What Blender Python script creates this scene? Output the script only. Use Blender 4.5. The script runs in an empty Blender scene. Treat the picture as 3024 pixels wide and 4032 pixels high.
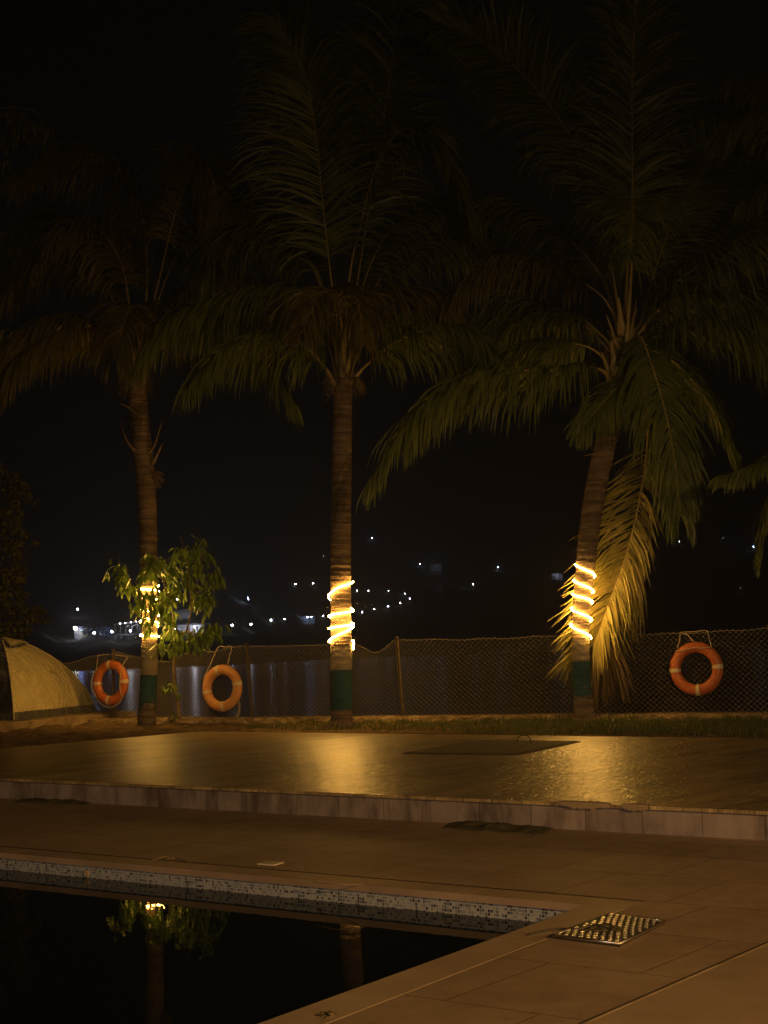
import bpy, math, random
from math import sin, cos, pi, radians
from mathutils import Vector, Matrix, noise

random.seed(7)
scene = bpy.context.scene
C = scene.collection
rnd = random.Random(11)

# ------------------------------------------------------------------ camera
FPX, EYE = 5900.0, 1.05
_p = math.atan(544 / FPX); _r = radians(1.67)
FW = Vector((0, cos(_p), sin(_p))); _up = Vector((0, -sin(_p), cos(_p))); _rt = Vector((1, 0, 0))
RT = cos(_r) * _rt - sin(_r) * _up
UP = sin(_r) * _rt + cos(_r) * _up
EYEP = Vector((0, 0, EYE))
cam = bpy.data.cameras.new('camera'); camo = bpy.data.objects.new('camera', cam); C.objects.link(camo)
m = Matrix((RT, UP, -FW)).transposed().to_4x4(); m.translation = EYEP
camo.matrix_world = m
cam.lens = FPX / 4032 * 36; cam.sensor_width = 36; cam.clip_start = 0.1; cam.clip_end = 6000
scene.camera = camo

# ------------------------------------------------------------------ world: moonless night
world = bpy.data.worlds.new('World'); scene.world = world; world.use_nodes = True
bg = world.node_tree.nodes['Background']
bg.inputs[0].default_value = (1.0, 0.82, 0.55, 1); bg.inputs[1].default_value = 0.0014

scene.view_settings.view_transform = 'Standard'
scene.view_settings.look = 'None'
scene.view_settings.exposure = 0.2
scene.view_settings.gamma = 1.0
try:
    scene.cycles.use_denoising = True
    scene.cycles.denoiser = 'OPENIMAGEDENOISE'
    scene.cycles.denoising_prefilter = 'NONE'
    scene.cycles.sample_clamp_indirect = 3.0
    scene.cycles.max_bounces = 5
    scene.cycles.use_light_tree = True
except Exception:
    pass

def lamp(name, loc, power, col, size, aim=None):
    l = bpy.data.lights.new(name, 'SPOT' if aim else 'POINT'); l.energy = power; l.color = col; l.shadow_soft_size = size
    o = bpy.data.objects.new(name, l); C.objects.link(o); o.location = loc
    if aim:
        l.spot_size = radians(aim[1]); l.spot_blend = 1.0
        o.rotation_euler = (Vector(aim[0]) - Vector(loc)).to_track_quat('-Z', 'Y').to_euler()
    return o
# wall and porch lamps of the resort building behind the photographer, plus fill
lamp('resort_wall_lamp', (6.5, -3.0, 3.6), 3700, (1.0, 0.54, 0.17), 0.12, ((3.0, 6.0, -1.5), 88))
lamp('resort_porch_lamp', (-2.5, -7.5, 2.6), 1000, (1.0, 0.74, 0.56), 0.12, ((-1, 7, -1.5), 56))

lamp('crown_fill_lamp', (4.0, -6.0, 3.2), 420, (1.0, 0.66, 0.30), 0.12)  # added fill light for the palm crowns, not a lamp of the building

# ------------------------------------------------------------------ picture to place helpers
def ray(x, y): return FW + RT * ((x - 1512) / FPX) + UP * ((2016 - y) / FPX)
def onz(x, y, z=0.0):
    d = ray(x, y); return EYEP + d * ((z - EYE) / d.z)
def ony(x, y, Y):
    d = ray(x, y); return EYEP + d * (Y / d.y)
OV = 1.8228                                    # overview pixels to photo pixels
def ov(x, y, Y): return ony(x * OV, y * OV, Y)

ANG = radians(-36.87)                          # the terrace is turned to the view
AV = Vector((cos(ANG), sin(ANG), 0)); BV = Vector((-sin(ANG), cos(ANG), 0))
def ab(a, b, z=0.0):
    v = AV * a + BV * b; v.z = z; return v
def to_ab(v): return v.dot(AV), v.dot(BV)

# ------------------------------------------------------------------ materials
def newmat(name):
    mt = bpy.data.materials.new(name); mt.use_nodes = True
    nt = mt.node_tree; b = nt.nodes['Principled BSDF']
    return mt, nt, b
def N(nt, typ, **kw):
    n = nt.nodes.new(typ)
    for k, v in kw.items():
        if hasattr(n, k): setattr(n, k, v)
    return n
def setin(n, **kw):
    for k, v in kw.items(): n.inputs[k.replace('_', ' ')].default_value = v
def col4(c): return (c[0], c[1], c[2], 1)
def mix(nt, fac, a, b, mode='MIX'):
    n = nt.nodes.new('ShaderNodeMix'); n.data_type = 'RGBA'; n.blend_type = mode
    for i, v in ((0, fac), (6, a), (7, b)):
        if hasattr(v, 'links') or hasattr(v, 'is_linked'): nt.links.new(v, n.inputs[i])
        elif i == 0: n.inputs[0].default_value = v
        else: n.inputs[i].default_value = col4(v)
    return n.outputs[2]
def texnoise(nt, co, scale, detail=5, rough=0.6, vscale=None, dist=0.0):
    if vscale:
        mp = N(nt, 'ShaderNodeMapping'); mp.inputs['Scale'].default_value = vscale
        nt.links.new(co, mp.inputs[0]); co = mp.outputs[0]
    n = N(nt, 'ShaderNodeTexNoise'); n.inputs['Scale'].default_value = scale
    n.inputs['Detail'].default_value = detail; n.inputs['Roughness'].default_value = rough
    n.inputs['Distortion'].default_value = dist
    nt.links.new(co, n.inputs['Vector']); return n.outputs['Fac']
def ramp(nt, fac, stops):
    r = N(nt, 'ShaderNodeValToRGB'); e = r.color_ramp.elements
    while len(e) < len(stops): e.new(0.5)
    for k, (p, c) in enumerate(stops):
        e[k].position = p; e[k].color = col4(c) if len(c) == 3 else c
    nt.links.new(fac, r.inputs[0]); return r.outputs[0]
def bump(nt, h, strength, dist, prev=None):
    b = N(nt, 'ShaderNodeBump'); b.inputs['Strength'].default_value = strength; b.inputs['Distance'].default_value = dist
    nt.links.new(h, b.inputs['Height'])
    if prev is not None: nt.links.new(prev, b.inputs['Normal'])
    return b.outputs[0]
def coords(nt, kind='Object'):
    return N(nt, 'ShaderNodeTexCoord').outputs[kind]

def mat_noise(name, c1, c2, scale=8, rough=0.7, bstr=0.3, bdist=0.01, vscale=None, c3=None, metallic=0.0, spec=0.5, detail=6):
    mt, nt, b = newmat(name); co = coords(nt)
    f = texnoise(nt, co, scale, detail, 0.6, vscale)
    stops = [(0.3, c1), (0.7, c2)] if c3 is None else [(0.25, c1), (0.5, c2), (0.75, c3)]
    nt.links.new(ramp(nt, f, stops), b.inputs['Base Color'])
    b.inputs['Roughness'].default_value = rough; b.inputs['Metallic'].default_value = metallic
    b.inputs['Specular IOR Level'].default_value = spec
    f2 = texnoise(nt, co, scale * 4, 4, 0.65, vscale)
    nt.links.new(bump(nt, f2, bstr, bdist), b.inputs['Normal'])
    return mt

M = {}
def mul(nt, f, k):
    n = N(nt, 'ShaderNodeMath'); n.operation = 'MULTIPLY'; n.inputs[1].default_value = k; nt.links.new(f, n.inputs[0]); return n.outputs[0]
def leafmat(name, c1, c2, rough=0.45, trans=0.3, scale=3.0):
    mt, nt, b = newmat(name); co = coords(nt)
    f = texnoise(nt, co, scale, 3, 0.6)
    c = ramp(nt, f, [(0.3, c1), (0.7, c2)])
    nt.links.new(c, b.inputs['Base Color']); b.inputs['Roughness'].default_value = rough
    b.inputs['Specular IOR Level'].default_value = 0.4
    t = N(nt, 'ShaderNodeBsdfTranslucent'); nt.links.new(c, t.inputs[0])
    ms = N(nt, 'ShaderNodeMixShader'); ms.inputs[0].default_value = trans
    nt.links.new(b.outputs[0], ms.inputs[1]); nt.links.new(t.outputs[0], ms.inputs[2])
    nt.links.new(ms.outputs[0], nt.nodes['Material Output'].inputs[0])
    return mt
M['frond'] = leafmat('palm_leaf', (0.07, 0.105, 0.022), (0.15, 0.18, 0.045))
M['frond_red'] = leafmat('palm_leaf_brownish', (0.10, 0.10, 0.03), (0.17, 0.145, 0.05))
M['frond_low'] = leafmat('palm_leaf_rope_lit', (0.26, 0.25, 0.06), (0.46, 0.38, 0.12))  # dry yellow tone, raised to paint in the rope light falling on it
M['frond_dry'] = leafmat('palm_leaf_dry', (0.16, 0.11, 0.05), (0.26, 0.18, 0.08), 0.6, 0.2)
M['stem'] = mat_noise('palm_stem', (0.26, 0.22, 0.08), (0.46, 0.35, 0.15), 6, 0.5, 0.2, 0.004, (1, 1, 0.2))
M['broad'] = leafmat('broad_leaf', (0.09, 0.16, 0.028), (0.20, 0.29, 0.055), 0.32, 0.25, 9)
M['broad_dim'] = leafmat('broad_leaf_far', (0.10, 0.11, 0.035), (0.22, 0.19, 0.06), 0.5, 0.2, 2)
M['twig'] = mat_noise('twig_bark', (0.12, 0.08, 0.045), (0.24, 0.17, 0.10), 14, 0.75, 0.4, 0.003)

def trunk_mat():
    mt, nt, b = newmat('palm_bark'); co = coords(nt)
    f = texnoise(nt, co, 3, 6, 0.62, (.6, .6, 5), 0.5)
    g = texnoise(nt, co, 30, 4, 0.6, (1, 1, .25))
    c = ramp(nt, f, [(0.34, (0.03, 0.018, 0.012)), (0.46, (0.10, 0.065, 0.042)), (0.66, (0.24, 0.17, 0.11))])
    c = mix(nt, mul(nt, g, .4), c, (0.20, 0.15, 0.10))
    nt.links.new(c, b.inputs['Base Color']); b.inputs['Roughness'].default_value = 0.85
    nt.links.new(bump(nt, g, 0.5, 0.008, bump(nt, f, 0.9, 0.03)), b.inputs['Normal'])
    return mt
M['trunk'] = trunk_mat()
def cloth_mat(name, c1, c2):
    mt, nt, b = newmat(name); co = coords(nt)
    f = texnoise(nt, co, 3, 6, 0.6, (1, 1, 4)); w = texnoise(nt, co, 6, 4, 0.55, (.5, .5, 5), 0.8)
    c = ramp(nt, f, [(0.3, c1), (0.7, c2)])
    nt.links.new(c, b.inputs['Base Color']); b.inputs['Roughness'].default_value = 0.9
    b.inputs['Specular IOR Level'].default_value = 0.15
    nt.links.new(bump(nt, w, 0.6, 0.02), b.inputs['Normal'])
    return mt
M['green_cloth'] = cloth_mat('green_cloth', (0.02, 0.065, 0.072), (0.045, 0.11, 0.115))
M['cream_cloth'] = cloth_mat('cream_cloth', (0.24, 0.20, 0.13), (0.36, 0.30, 0.20))

def emit(name, col, s):
    mt, nt, b = newmat(name)
    e = N(nt, 'ShaderNodeEmission'); e.inputs[0].default_value = col4(col); e.inputs[1].default_value = s
    nt.links.new(e.outputs[0], nt.nodes['Material Output'].inputs[0]); return mt
M['rope_light'] = emit('rope_light_glow', (1.0, 0.51, 0.095), 135)
M['lamp_white'] = emit('street_lamp_glow', (0.80, 0.85, 1.0), 34)
M['lamp_small'] = emit('hill_lamp_glow', (0.85, 0.9, 1.0), 45)
M['lamp_blue'] = emit('blue_lamp_glow', (0.45, 0.62, 1.0), 110)
M['lamp_warm'] = emit('yellow_lamp_glow', (1.0, 0.9, 0.62), 70)
M['win_lit'] = emit('lit_window', (0.75, 0.8, 1.0), 0.9)

# terrace paving ------------------------------------------------------------
def deck_upper_mat():
    mt, nt, b = newmat('ribbed_terrace_tile'); co = coords(nt)
    br = N(nt, 'ShaderNodeTexBrick'); br.offset = 0.0
    nt.links.new(co, br.inputs['Vector']); setin(br, Scale=1.0, Mortar_Size=0.008, Brick_Width=0.24, Row_Height=1.2, Mortar_Smooth=0.3)
    br.inputs['Color1'].default_value = (1, 1, 1, 1); br.inputs['Color2'].default_value = (0.74, 0.73, 0.70, 1); br.inputs['Mortar'].default_value = (0.35, 0.35, 0.35, 1)
    f = texnoise(nt, co, 1.0, 8, 0.62, (3.2, 0.8, 1)); big = texnoise(nt, co, 0.5, 3, 0.5)
    c = ramp(nt, f, [(0.36, (0.15, 0.10, 0.05)), (0.5, (0.40, 0.29, 0.125)), (0.64, (0.60, 0.45, 0.19))])
    c = mix(nt, 1.0, c, br.outputs['Color'], 'MULTIPLY')
    c = mix(nt, mul(nt, big, .5), c, (0.26, 0.18, 0.10))
    nt.links.new(c, b.inputs['Base Color'])
    rr = ramp(nt, big, [(0.3, (0.28,) * 3), (0.7, (0.36,) * 3)])
    b.inputs['Roughness'].default_value = 0.52; b.inputs['IOR'].default_value = 1.6
    b.inputs['Coat Weight'].default_value = 0.7; nt.links.new(rr, b.inputs['Coat Roughness'])
    rip = texnoise(nt, co, 1.0, 4, 0.6, (13, 4.0, 1), 1.0)
    n1 = bump(nt, rip, 1.0, 0.018)
    n2 = bump(nt, br.outputs['Fac'], 0.5, -0.002, n1)
    nt.links.new(n2, b.inputs['Normal']); nt.links.new(n2, b.inputs['Coat Normal'])
    return mt
M['deck_up'] = deck_upper_mat()
def deck_low_mat():
    mt, nt, b = newmat('sandstone_pool_deck'); co = coords(nt)
    mp = N(nt, 'ShaderNodeMapping'); mp.inputs['Location'].default_value = (3.43 + .30, -6.575, 0); nt.links.new(co, mp.inputs[0])
    br = N(nt, 'ShaderNodeTexBrick'); br.offset = 0.37
    nt.links.new(mp.outputs[0], br.inputs['Vector']); setin(br, Scale=1.0, Mortar_Size=0.006, Brick_Width=0.62, Row_Height=0.72, Mortar_Smooth=0.4)
    br.inputs['Color1'].default_value = (1, 1, 1, 1); br.inputs['Color2'].default_value = (0.90, 0.89, 0.87, 1); br.inputs['Mortar'].default_value = (0.55, 0.50, 0.45, 1)
    f = texnoise(nt, co, 1.6, 8, 0.6); g = texnoise(nt, co, 9, 6, 0.6); spots = texnoise(nt, co, 11, 2, 0.5)
    c = ramp(nt, f, [(0.25, (0.22, 0.155, 0.095)), (0.5, (0.30, 0.215, 0.135)), (0.8, (0.37, 0.27, 0.17))])
    c = mix(nt, 1.0, c, br.outputs['Color'], 'MULTIPLY')
    sp = ramp(nt, spots, [(0.70, (1, 1, 1)), (0.76, (0.55, 0.52, 0.48))])
    c = mix(nt, 1.0, c, sp, 'MULTIPLY')
    st = ramp(nt, g, [(0.35, (0.85, 0.85, 0.85)), (0.6, (1, 1, 1))]); c = mix(nt, 1.0, c, st, 'MULTIPLY')
    nt.links.new(c, b.inputs['Base Color']); b.inputs['Roughness'].default_value = 0.62
    b.inputs['Specular IOR Level'].default_value = 0.35
    n = bump(nt, br.outputs['Fac'], 0.8, -0.003, bump(nt, g, 0.25, 0.004)); nt.links.new(n, b.inputs['Normal'])
    return mt
M['deck_low'] = deck_low_mat()
def riser_mat():
    mt, nt, b = newmat('stained_riser_tile'); co = coords(nt)
    sep = N(nt, 'ShaderNodeSeparateXYZ'); nt.links.new(co, sep.inputs[0])
    cb = N(nt, 'ShaderNodeCombineXYZ'); nt.links.new(sep.outputs[0], cb.inputs[0]); nt.links.new(sep.outputs[2], cb.inputs[1])
    br = N(nt, 'ShaderNodeTexBrick'); br.offset = 0.0; nt.links.new(cb.outputs[0], br.inputs['Vector'])
    setin(br, Scale=1.0, Mortar_Size=0.003, Brick_Width=0.42, Row_Height=0.9, Mortar_Smooth=0.3)
    br.inputs['Color1'].default_value = (1, 1, 1, 1); br.inputs['Color2'].default_value = (0.78, 0.78, 0.8, 1); br.inputs['Mortar'].default_value = (0.3, 0.28, 0.26, 1)
    f = texnoise(nt, co, 2.2, 8, 0.65, (2.2, 1, .55)); g = texnoise(nt, co, 6, 6, 0.6)
    c = ramp(nt, f, [(0.32, (0.10, 0.075, 0.06)), (0.5, (0.29, 0.235, 0.205)), (0.75, (0.38, 0.32, 0.28))])
    c = mix(nt, 1.0, c, br.outputs['Color'], 'MULTIPLY')
    c = mix(nt, 1.0, c, ramp(nt, g, [(0.3, (0.7, 0.68, 0.66)), (0.55, (1, 1, 1))]), 'MULTIPLY')
    nt.links.new(c, b.inputs['Base Color']); b.inputs['Roughness'].default_value = 0.7
    nt.links.new(bump(nt, g, 0.3, 0.004, bump(nt, br.outputs['Fac'], 0.6, -0.003)), b.inputs['Normal'])
    return mt
M['riser'] = riser_mat()
def mosaic_mat():
    mt, nt, b = newmat('pool_mosaic'); co = coords(nt)
    sep = N(nt, 'ShaderNodeSeparateXYZ'); nt.links.new(co, sep.inputs[0])
    ad = N(nt, 'ShaderNodeMath'); ad.operation = 'ADD'; nt.links.new(sep.outputs[0], ad.inputs[0]); nt.links.new(sep.outputs[1], ad.inputs[1])
    T = 0.0165
    def cell(src):
        d = N(nt, 'ShaderNodeMath'); d.operation = 'DIVIDE'; d.inputs[1].default_value = T; nt.links.new(src, d.inputs[0])
        fl = N(nt, 'ShaderNodeMath'); fl.operation = 'FLOOR'; nt.links.new(d.outputs[0], fl.inputs[0])
        fr = N(nt, 'ShaderNodeMath'); fr.operation = 'FRACT'; nt.links.new(d.outputs[0], fr.inputs[0])
        pp = N(nt, 'ShaderNodeMath'); pp.operation = 'PINGPONG'; pp.inputs[1].default_value = 0.5; nt.links.new(fr.outputs[0], pp.inputs[0])
        return fl.outputs[0], pp.outputs[0]
    fx, px = cell(ad.outputs[0]); fz, pz = cell(sep.outputs[2])
    cb = N(nt, 'ShaderNodeCombineXYZ'); nt.links.new(fx, cb.inputs[0]); nt.links.new(fz, cb.inputs[1])
    wn = N(nt, 'ShaderNodeTexWhiteNoise'); wn.noise_dimensions = '2D'; nt.links.new(cb.outputs[0], wn.inputs['Vector'])
    c = ramp(nt, wn.outputs['Value'], [(0.0, (0.03, 0.045, 0.07)), (0.08, (0.09, 0.115, 0.15)), (0.22, (0.18, 0.205, 0.235)), (0.42, (0.25, 0.275, 0.29)), (0.68, (0.31, 0.325, 0.33))])
    for nd in nt.nodes:
        if nd.type == 'VALTORGB': nd.color_ramp.interpolation = 'CONSTANT'
    mn = N(nt, 'ShaderNodeMath'); mn.operation = 'MINIMUM'; nt.links.new(px, mn.inputs[0]); nt.links.new(pz, mn.inputs[1])
    lt = N(nt, 'ShaderNodeMath'); lt.operation = 'LESS_THAN'; lt.inputs[1].default_value = 0.07; nt.links.new(mn.outputs[0], lt.inputs[0])
    c = mix(nt, lt.outputs[0], c, (0.42, 0.38, 0.35))
    nt.links.new(c, b.inputs['Base Color']); b.inputs['Roughness'].default_value = 0.35
    return mt
M['mosaic'] = mosaic_mat()
def water_mat(name, base, rough, scale, bs, bd, vs=None, ior=1.33):
    mt, nt, b = newmat(name); co = coords(nt)
    b.inputs['Base Color'].default_value = col4(base); b.inputs['Roughness'].default_value = rough; b.inputs['IOR'].default_value = ior
    nt.links.new(bump(nt, texnoise(nt, co, scale, 4, 0.55, vs), bs, bd), b.inputs['Normal'])
    return mt
M['pool_water'] = water_mat('pool_water', (0.003, 0.006, 0.008), 0.0, 5.0, 0.04, 0.008, ior=1.12)
M['lake'] = water_mat('lake_water', (0.002, 0.003, 0.004), 0.22, 1.0, 1.0, 0.9, (.008, .03, 1), 1.18)
M['dirt'] = mat_noise('sandy_soil', (0.05, 0.032, 0.018), (0.15, 0.10, 0.055), 4.0, 0.95, 1.0, 0.05, c3=(0.25, 0.175, 0.10), spec=0.1)
M['bank'] = mat_noise('lake_bank_soil', (0.05, 0.035, 0.02), (0.10, 0.07, 0.04), 3.0, 0.95, 0.6, 0.03, spec=0.1)
M['hill'] = mat_noise('scrub_hillside', (0.05, 0.05, 0.035), (0.13, 0.12, 0.09), 0.06, 0.95, 0.8, 1.5, c3=(0.22, 0.20, 0.17), spec=0.1)
M['concrete'] = mat_noise('weathered_concrete', (0.10, 0.065, 0.035), (0.30, 0.22, 0.13), 2.4, 0.9, 0.6, 0.012, c3=(0.40, 0.31, 0.20), spec=0.2)
M['rock'] = mat_noise('rubble_wall', (0.08, 0.055, 0.03), (0.26, 0.19, 0.11), 7, 0.9, 0.8, 0.02, c3=(0.45, 0.36, 0.23), spec=0.2)
M['metal_post'] = mat_noise('rusty_fence_post', (0.06, 0.045, 0.03), (0.16, 0.12, 0.075), 12, 0.6, 0.3, 0.003, metallic=0.3)
M['wire'] = mat_noise('galvanised_wire', (0.50, 0.44, 0.34), (0.62, 0.55, 0.43), 20, 0.5, 0.1, 0.001, metallic=0.5)
M['ring_orange'] = mat_noise('life_ring_orange', (0.38, 0.09, 0.022), (0.52, 0.15, 0.045), 5, 0.5, 0.25, 0.003)
M['ring_faded'] = mat_noise('life_ring_faded', (0.54, 0.21, 0.065), (0.62, 0.33, 0.12), 6, 0.55, 0.25, 0.003)
M['band'] = mat_noise('reflective_band', (0.50, 0.42, 0.26), (0.66, 0.58, 0.38), 9, 0.4, 0.1, 0.001)
M['rope'] = mat_noise('old_rope', (0.38, 0.30, 0.19), (0.58, 0.48, 0.33), 60, 0.85, 0.6, 0.003)
def tent_mat(name, c1, c2):
    mt, nt, b = newmat(name); co = coords(nt)
    f = texnoise(nt, co, 2.5, 5, 0.6)
    nt.links.new(ramp(nt, f, [(0.3, c1), (0.7, c2)]), b.inputs['Base Color'])
    b.inputs['Roughness'].default_value = 0.55; b.inputs['Sheen Weight'].default_value = 0.2
    w = texnoise(nt, co, 2.2, 5, 0.6, (1, 1.4, 1), 1.3)
    nt.links.new(bump(nt, w, 1.0, 0.16), b.inputs['Normal']); return mt
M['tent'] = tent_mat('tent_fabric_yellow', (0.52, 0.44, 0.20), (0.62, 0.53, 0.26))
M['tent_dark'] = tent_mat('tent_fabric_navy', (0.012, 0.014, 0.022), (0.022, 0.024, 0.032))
M['tent_hem'] = tent_mat('tent_groundsheet', (0.025, 0.03, 0.022), (0.05, 0.052, 0.038))
M['steel'] = mat_noise('brushed_steel', (0.80, 0.74, 0.62), (0.90, 0.84, 0.72), 30, 0.30, 0.1, 0.001, metallic=1.0)
M['dark_steel'] = mat_noise('dirty_steel', (0.05, 0.04, 0.03), (0.11, 0.09, 0.06), 15, 0.6, 0.3, 0.002, metallic=0.5)
M['hatch'] = mat_noise('dark_stone_hatch', (0.05, 0.032, 0.02), (0.10, 0.068, 0.04), 6, 0.8, 0.4, 0.004)
M['rag'] = mat_noise('wet_mat', (0.05, 0.045, 0.025), (0.11, 0.095, 0.05), 14, 0.95, 0.8, 0.006, spec=0.1)
M['wall_white'] = mat_noise('villa_plaster', (0.55, 0.55, 0.56), (0.68, 0.68, 0.70), 0.5, 0.8, 0.1, 0.01)
M['wall_grey'] = mat_noise('hut_plaster', (0.30, 0.31, 0.34), (0.42, 0.43, 0.47), 0.5, 0.8, 0.1, 0.01)
M['roof'] = mat_noise('roof_sheet', (0.06, 0.06, 0.07), (0.13, 0.13, 0.14), 1, 0.7, 0.2, 0.02)
M['pole'] = mat_noise('painted_pole', (0.35, 0.35, 0.36), (0.5, 0.5, 0.52), 3, 0.5, 0.1, 0.002)
M['glass_dark'] = mat_noise('dark_window', (0.01, 0.012, 0.016), (0.02, 0.022, 0.028), 2, 0.15, 0.02, 0.001)
M['grass'] = leafmat('grass_blade', (0.05, 0.085, 0.018), (0.13, 0.14, 0.04), 0.6, 0.3, 1.2)

# ------------------------------------------------------------------ mesh builder
class MB:
    def __init__(s): s.v = []; s.f = []; s.m = []
    def add(s, vs, fs, mi=0):
        o = len(s.v); s.v += [tuple(p) for p in vs]
        s.f += [tuple(i + o for i in f) for f in fs]; s.m += [mi] * len(fs)
    def box(s, c, d, mi=0, rz=0.0, frame=None):
        cx, cy, cz = c; hx, hy, hz = d[0] / 2, d[1] / 2, d[2] / 2
        vs = []
        for z in (-hz, hz):
            for x, y in ((-hx, -hy), (hx, -hy), (hx, hy), (-hx, hy)):
                vs.append((cx + x * cos(rz) - y * sin(rz), cy + x * sin(rz) + y * cos(rz), cz + z))
        s.add(vs, [(0, 3, 2, 1), (4, 5, 6, 7), (0, 1, 5, 4), (1, 2, 6, 5), (2, 3, 7, 6), (3, 0, 4, 7)], mi)
    def prism(s, poly, z0, z1, mi=0):
        n = len(poly); vs = [(p[0], p[1], z0) for p in poly] + [(p[0], p[1], z1) for p in poly]
        s.add(vs, [tuple(range(n))[::-1], tuple(range(n, 2 * n))] + [(i, (i + 1) % n, n + (i + 1) % n, n + i) for i in range(n)], mi)
    def tube(s, pts, rad, sides=8, mi=0, caps=True, flat=1.0, fl_dir=None, rfun=None):
        n = len(pts); pts = [Vector(p) for p in pts]
        if not hasattr(rad, '__len__'): rad = [rad] * n
        T = [(pts[min(i + 1, n - 1)] - pts[max(i - 1, 0)]).normalized() for i in range(n)]
        a = fl_dir.copy() if fl_dir is not None else (Vector((0, 0, 1)) if abs(T[0].z) < 0.9 else Vector((1, 0, 0)))
        vs = []
        for i in range(n):
            a = a - T[i] * a.dot(T[i])
            if a.length < 1e-5: a = T[i].orthogonal()
            a.normalize(); b = T[i].cross(a)
            for k in range(sides):
                t = 2 * pi * k / sides; r = rad[i]
                if rfun: r *= rfun(i, t)
                vs.append(pts[i] + a * (cos(t) * r * flat) + b * (sin(t) * r))
        fs = []
        for i in range(n - 1):
            for k in range(sides):
                k2 = (k + 1) % sides
                fs.append((i * sides + k, i * sides + k2, (i + 1) * sides + k2, (i + 1) * sides + k))
        if caps: fs += [tuple(range(sides))[::-1], tuple(range((n - 1) * sides, n * sides))]
        s.add(vs, fs, mi)
    def ribbon(s, pts, wv, w, mi=0):
        vs = []; n = len(pts)
        for p, wd, v in zip(pts, w, wv): vs += [p - v * wd / 2, p + v * wd / 2]
        s.add(vs, [(2 * i, 2 * i + 1, 2 * i + 3, 2 * i + 2) for i in range(n - 1)], mi)
    def sphere(s, c, r, seg=10, rings=6, mi=0, sq=(1, 1, 1)):
        vs = [(c[0], c[1], c[2] - r * sq[2])]; fs = []
        for j in range(1, rings):
            ph = -pi / 2 + pi * j / rings
            for k in range(seg):
                t = 2 * pi * k / seg; vs.append((c[0] + r * sq[0] * cos(ph) * cos(t), c[1] + r * sq[1] * cos(ph) * sin(t), c[2] + r * sq[2] * sin(ph)))
        vs.append((c[0], c[1], c[2] + r * sq[2])); L = len(vs) - 1
        for k in range(seg):
            k2 = (k + 1) % seg; fs.append((0, 1 + k2, 1 + k))
            for j in range(rings - 2):
                fs.append((1 + j * seg + k, 1 + j * seg + k2, 1 + (j + 1) * seg + k2, 1 + (j + 1) * seg + k))
            fs.append((1 + (rings - 2) * seg + k, 1 + (rings - 2) * seg + k2, L))
        s.add(vs, fs, mi)
    def grid(s, fn, nu, nv, mi=0, closed=False):
        vs = [fn(u / (nu), v / (nv)) for v in range(nv + 1) for u in range(nu + 1)]
        W = nu + 1
        s.add(vs, [(v * W + u, v * W + u + 1, (v + 1) * W + u + 1, (v + 1) * W + u) for v in range(nv) for u in range(nu)], mi)
    def build(s, name, mats, parent=None, smooth=False, origin=None, rz=None):
        me = bpy.data.meshes.new(name); org = Vector(origin) if origin is not None else Vector((0, 0, 0))
        vs = [(a - org.x, b - org.y, c - org.z) for a, b, c in s.v]
        me.from_pydata(vs, [], s.f)
        for mt in (mats if isinstance(mats, (list, tuple)) else [mats]): me.materials.append(mt)
        me.polygons.foreach_set('material_index', s.m)
        if smooth: me.polygons.foreach_set('use_smooth', [True] * len(me.polygons))
        me.update()
        o = bpy.data.objects.new(name, me); C.objects.link(o)
        if parent is not None:
            o.parent = parent
            if parent.type == 'EMPTY' or True: o.location = org - parent_world(parent)
        else: o.location = org
        if rz: o.rotation_euler.z = rz
        return o
def parent_world(p):
    v = Vector((0, 0, 0))
    while p is not None: v += Vector(p.location); p = p.parent
    return v
def tag(o, label=None, cat=None, group=None, kind=None):
    if label: o['label'] = label
    if cat: o['category'] = cat
    if group: o['group'] = group
    if kind: o['kind'] = kind
    return o
def thing(name, loc, label, cat, group=None):
    o = bpy.data.objects.new(name, None); C.objects.link(o); o.location = loc; o.empty_display_size = 0.2
    return tag(o, label, cat, group)
def spline(pts, n):
    pts = [Vector(p) for p in pts]
    P = [pts[0] * 2 - pts[1]] + pts + [pts[-1] * 2 - pts[-2]]
    out = []; segs = len(pts) - 1
    for k in range(n):
        t = k / (n - 1) * segs; i = min(int(t), segs - 1); f = t - i
        a, b, c, d = P[i], P[i + 1], P[i + 2], P[i + 3]
        out.append(0.5 * ((2 * b) + (c - a) * f + (2 * a - 5 * b + 4 * c - d) * f * f + (3 * b - a - 3 * c + d) * f ** 3))
    return out
def fbm(x, y, z=0.0, o=4):
    return noise.fractal(Vector((x, y, z)), 1.0, 2.0, o)

# ================================================================== SETTING
# --- terrace frame objects: built in (a, b) coordinates and turned by ANG
ZL = -0.18                                     # pool deck level
B_POOL, A_POOL, B_CURB, B_FAR = 6.36, -3.62, 8.85, 15.25
def abobj(mb, name, mats, kind='structure', smooth=False):
    o = mb.build(name, mats, smooth=smooth); o.rotation_euler.z = ANG
    if kind: o['kind'] = kind
    return o
# pool deck: one sheet with the pool cut out
g = MB()
def AE(b): return A_POOL + (B_POOL - b) * .066      # the pool is not quite square
def quad(g, a0, b0, a1, b1, z, mi=0): g.add([(a0, b0, z), (a1, b0, z), (a1, b1, z), (a0, b1, z)], [(0, 1, 2, 3)], mi)
cw = 0.20                                      # coping width
quad(g, -40, B_POOL + cw + .004, 25, B_CURB, ZL)
g.add([(AE(-8) + cw + .004, -8, ZL), (25, -8, ZL), (25, B_POOL + cw + .004, ZL), (AE(B_POOL + cw) + cw + .004, B_POOL + cw + .004, ZL)], [(0, 1, 2, 3)])
quad(g, -40, -8, -13, B_POOL + cw + .004, ZL)
abobj(g, 'pool_deck', M['deck_low'])
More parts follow.
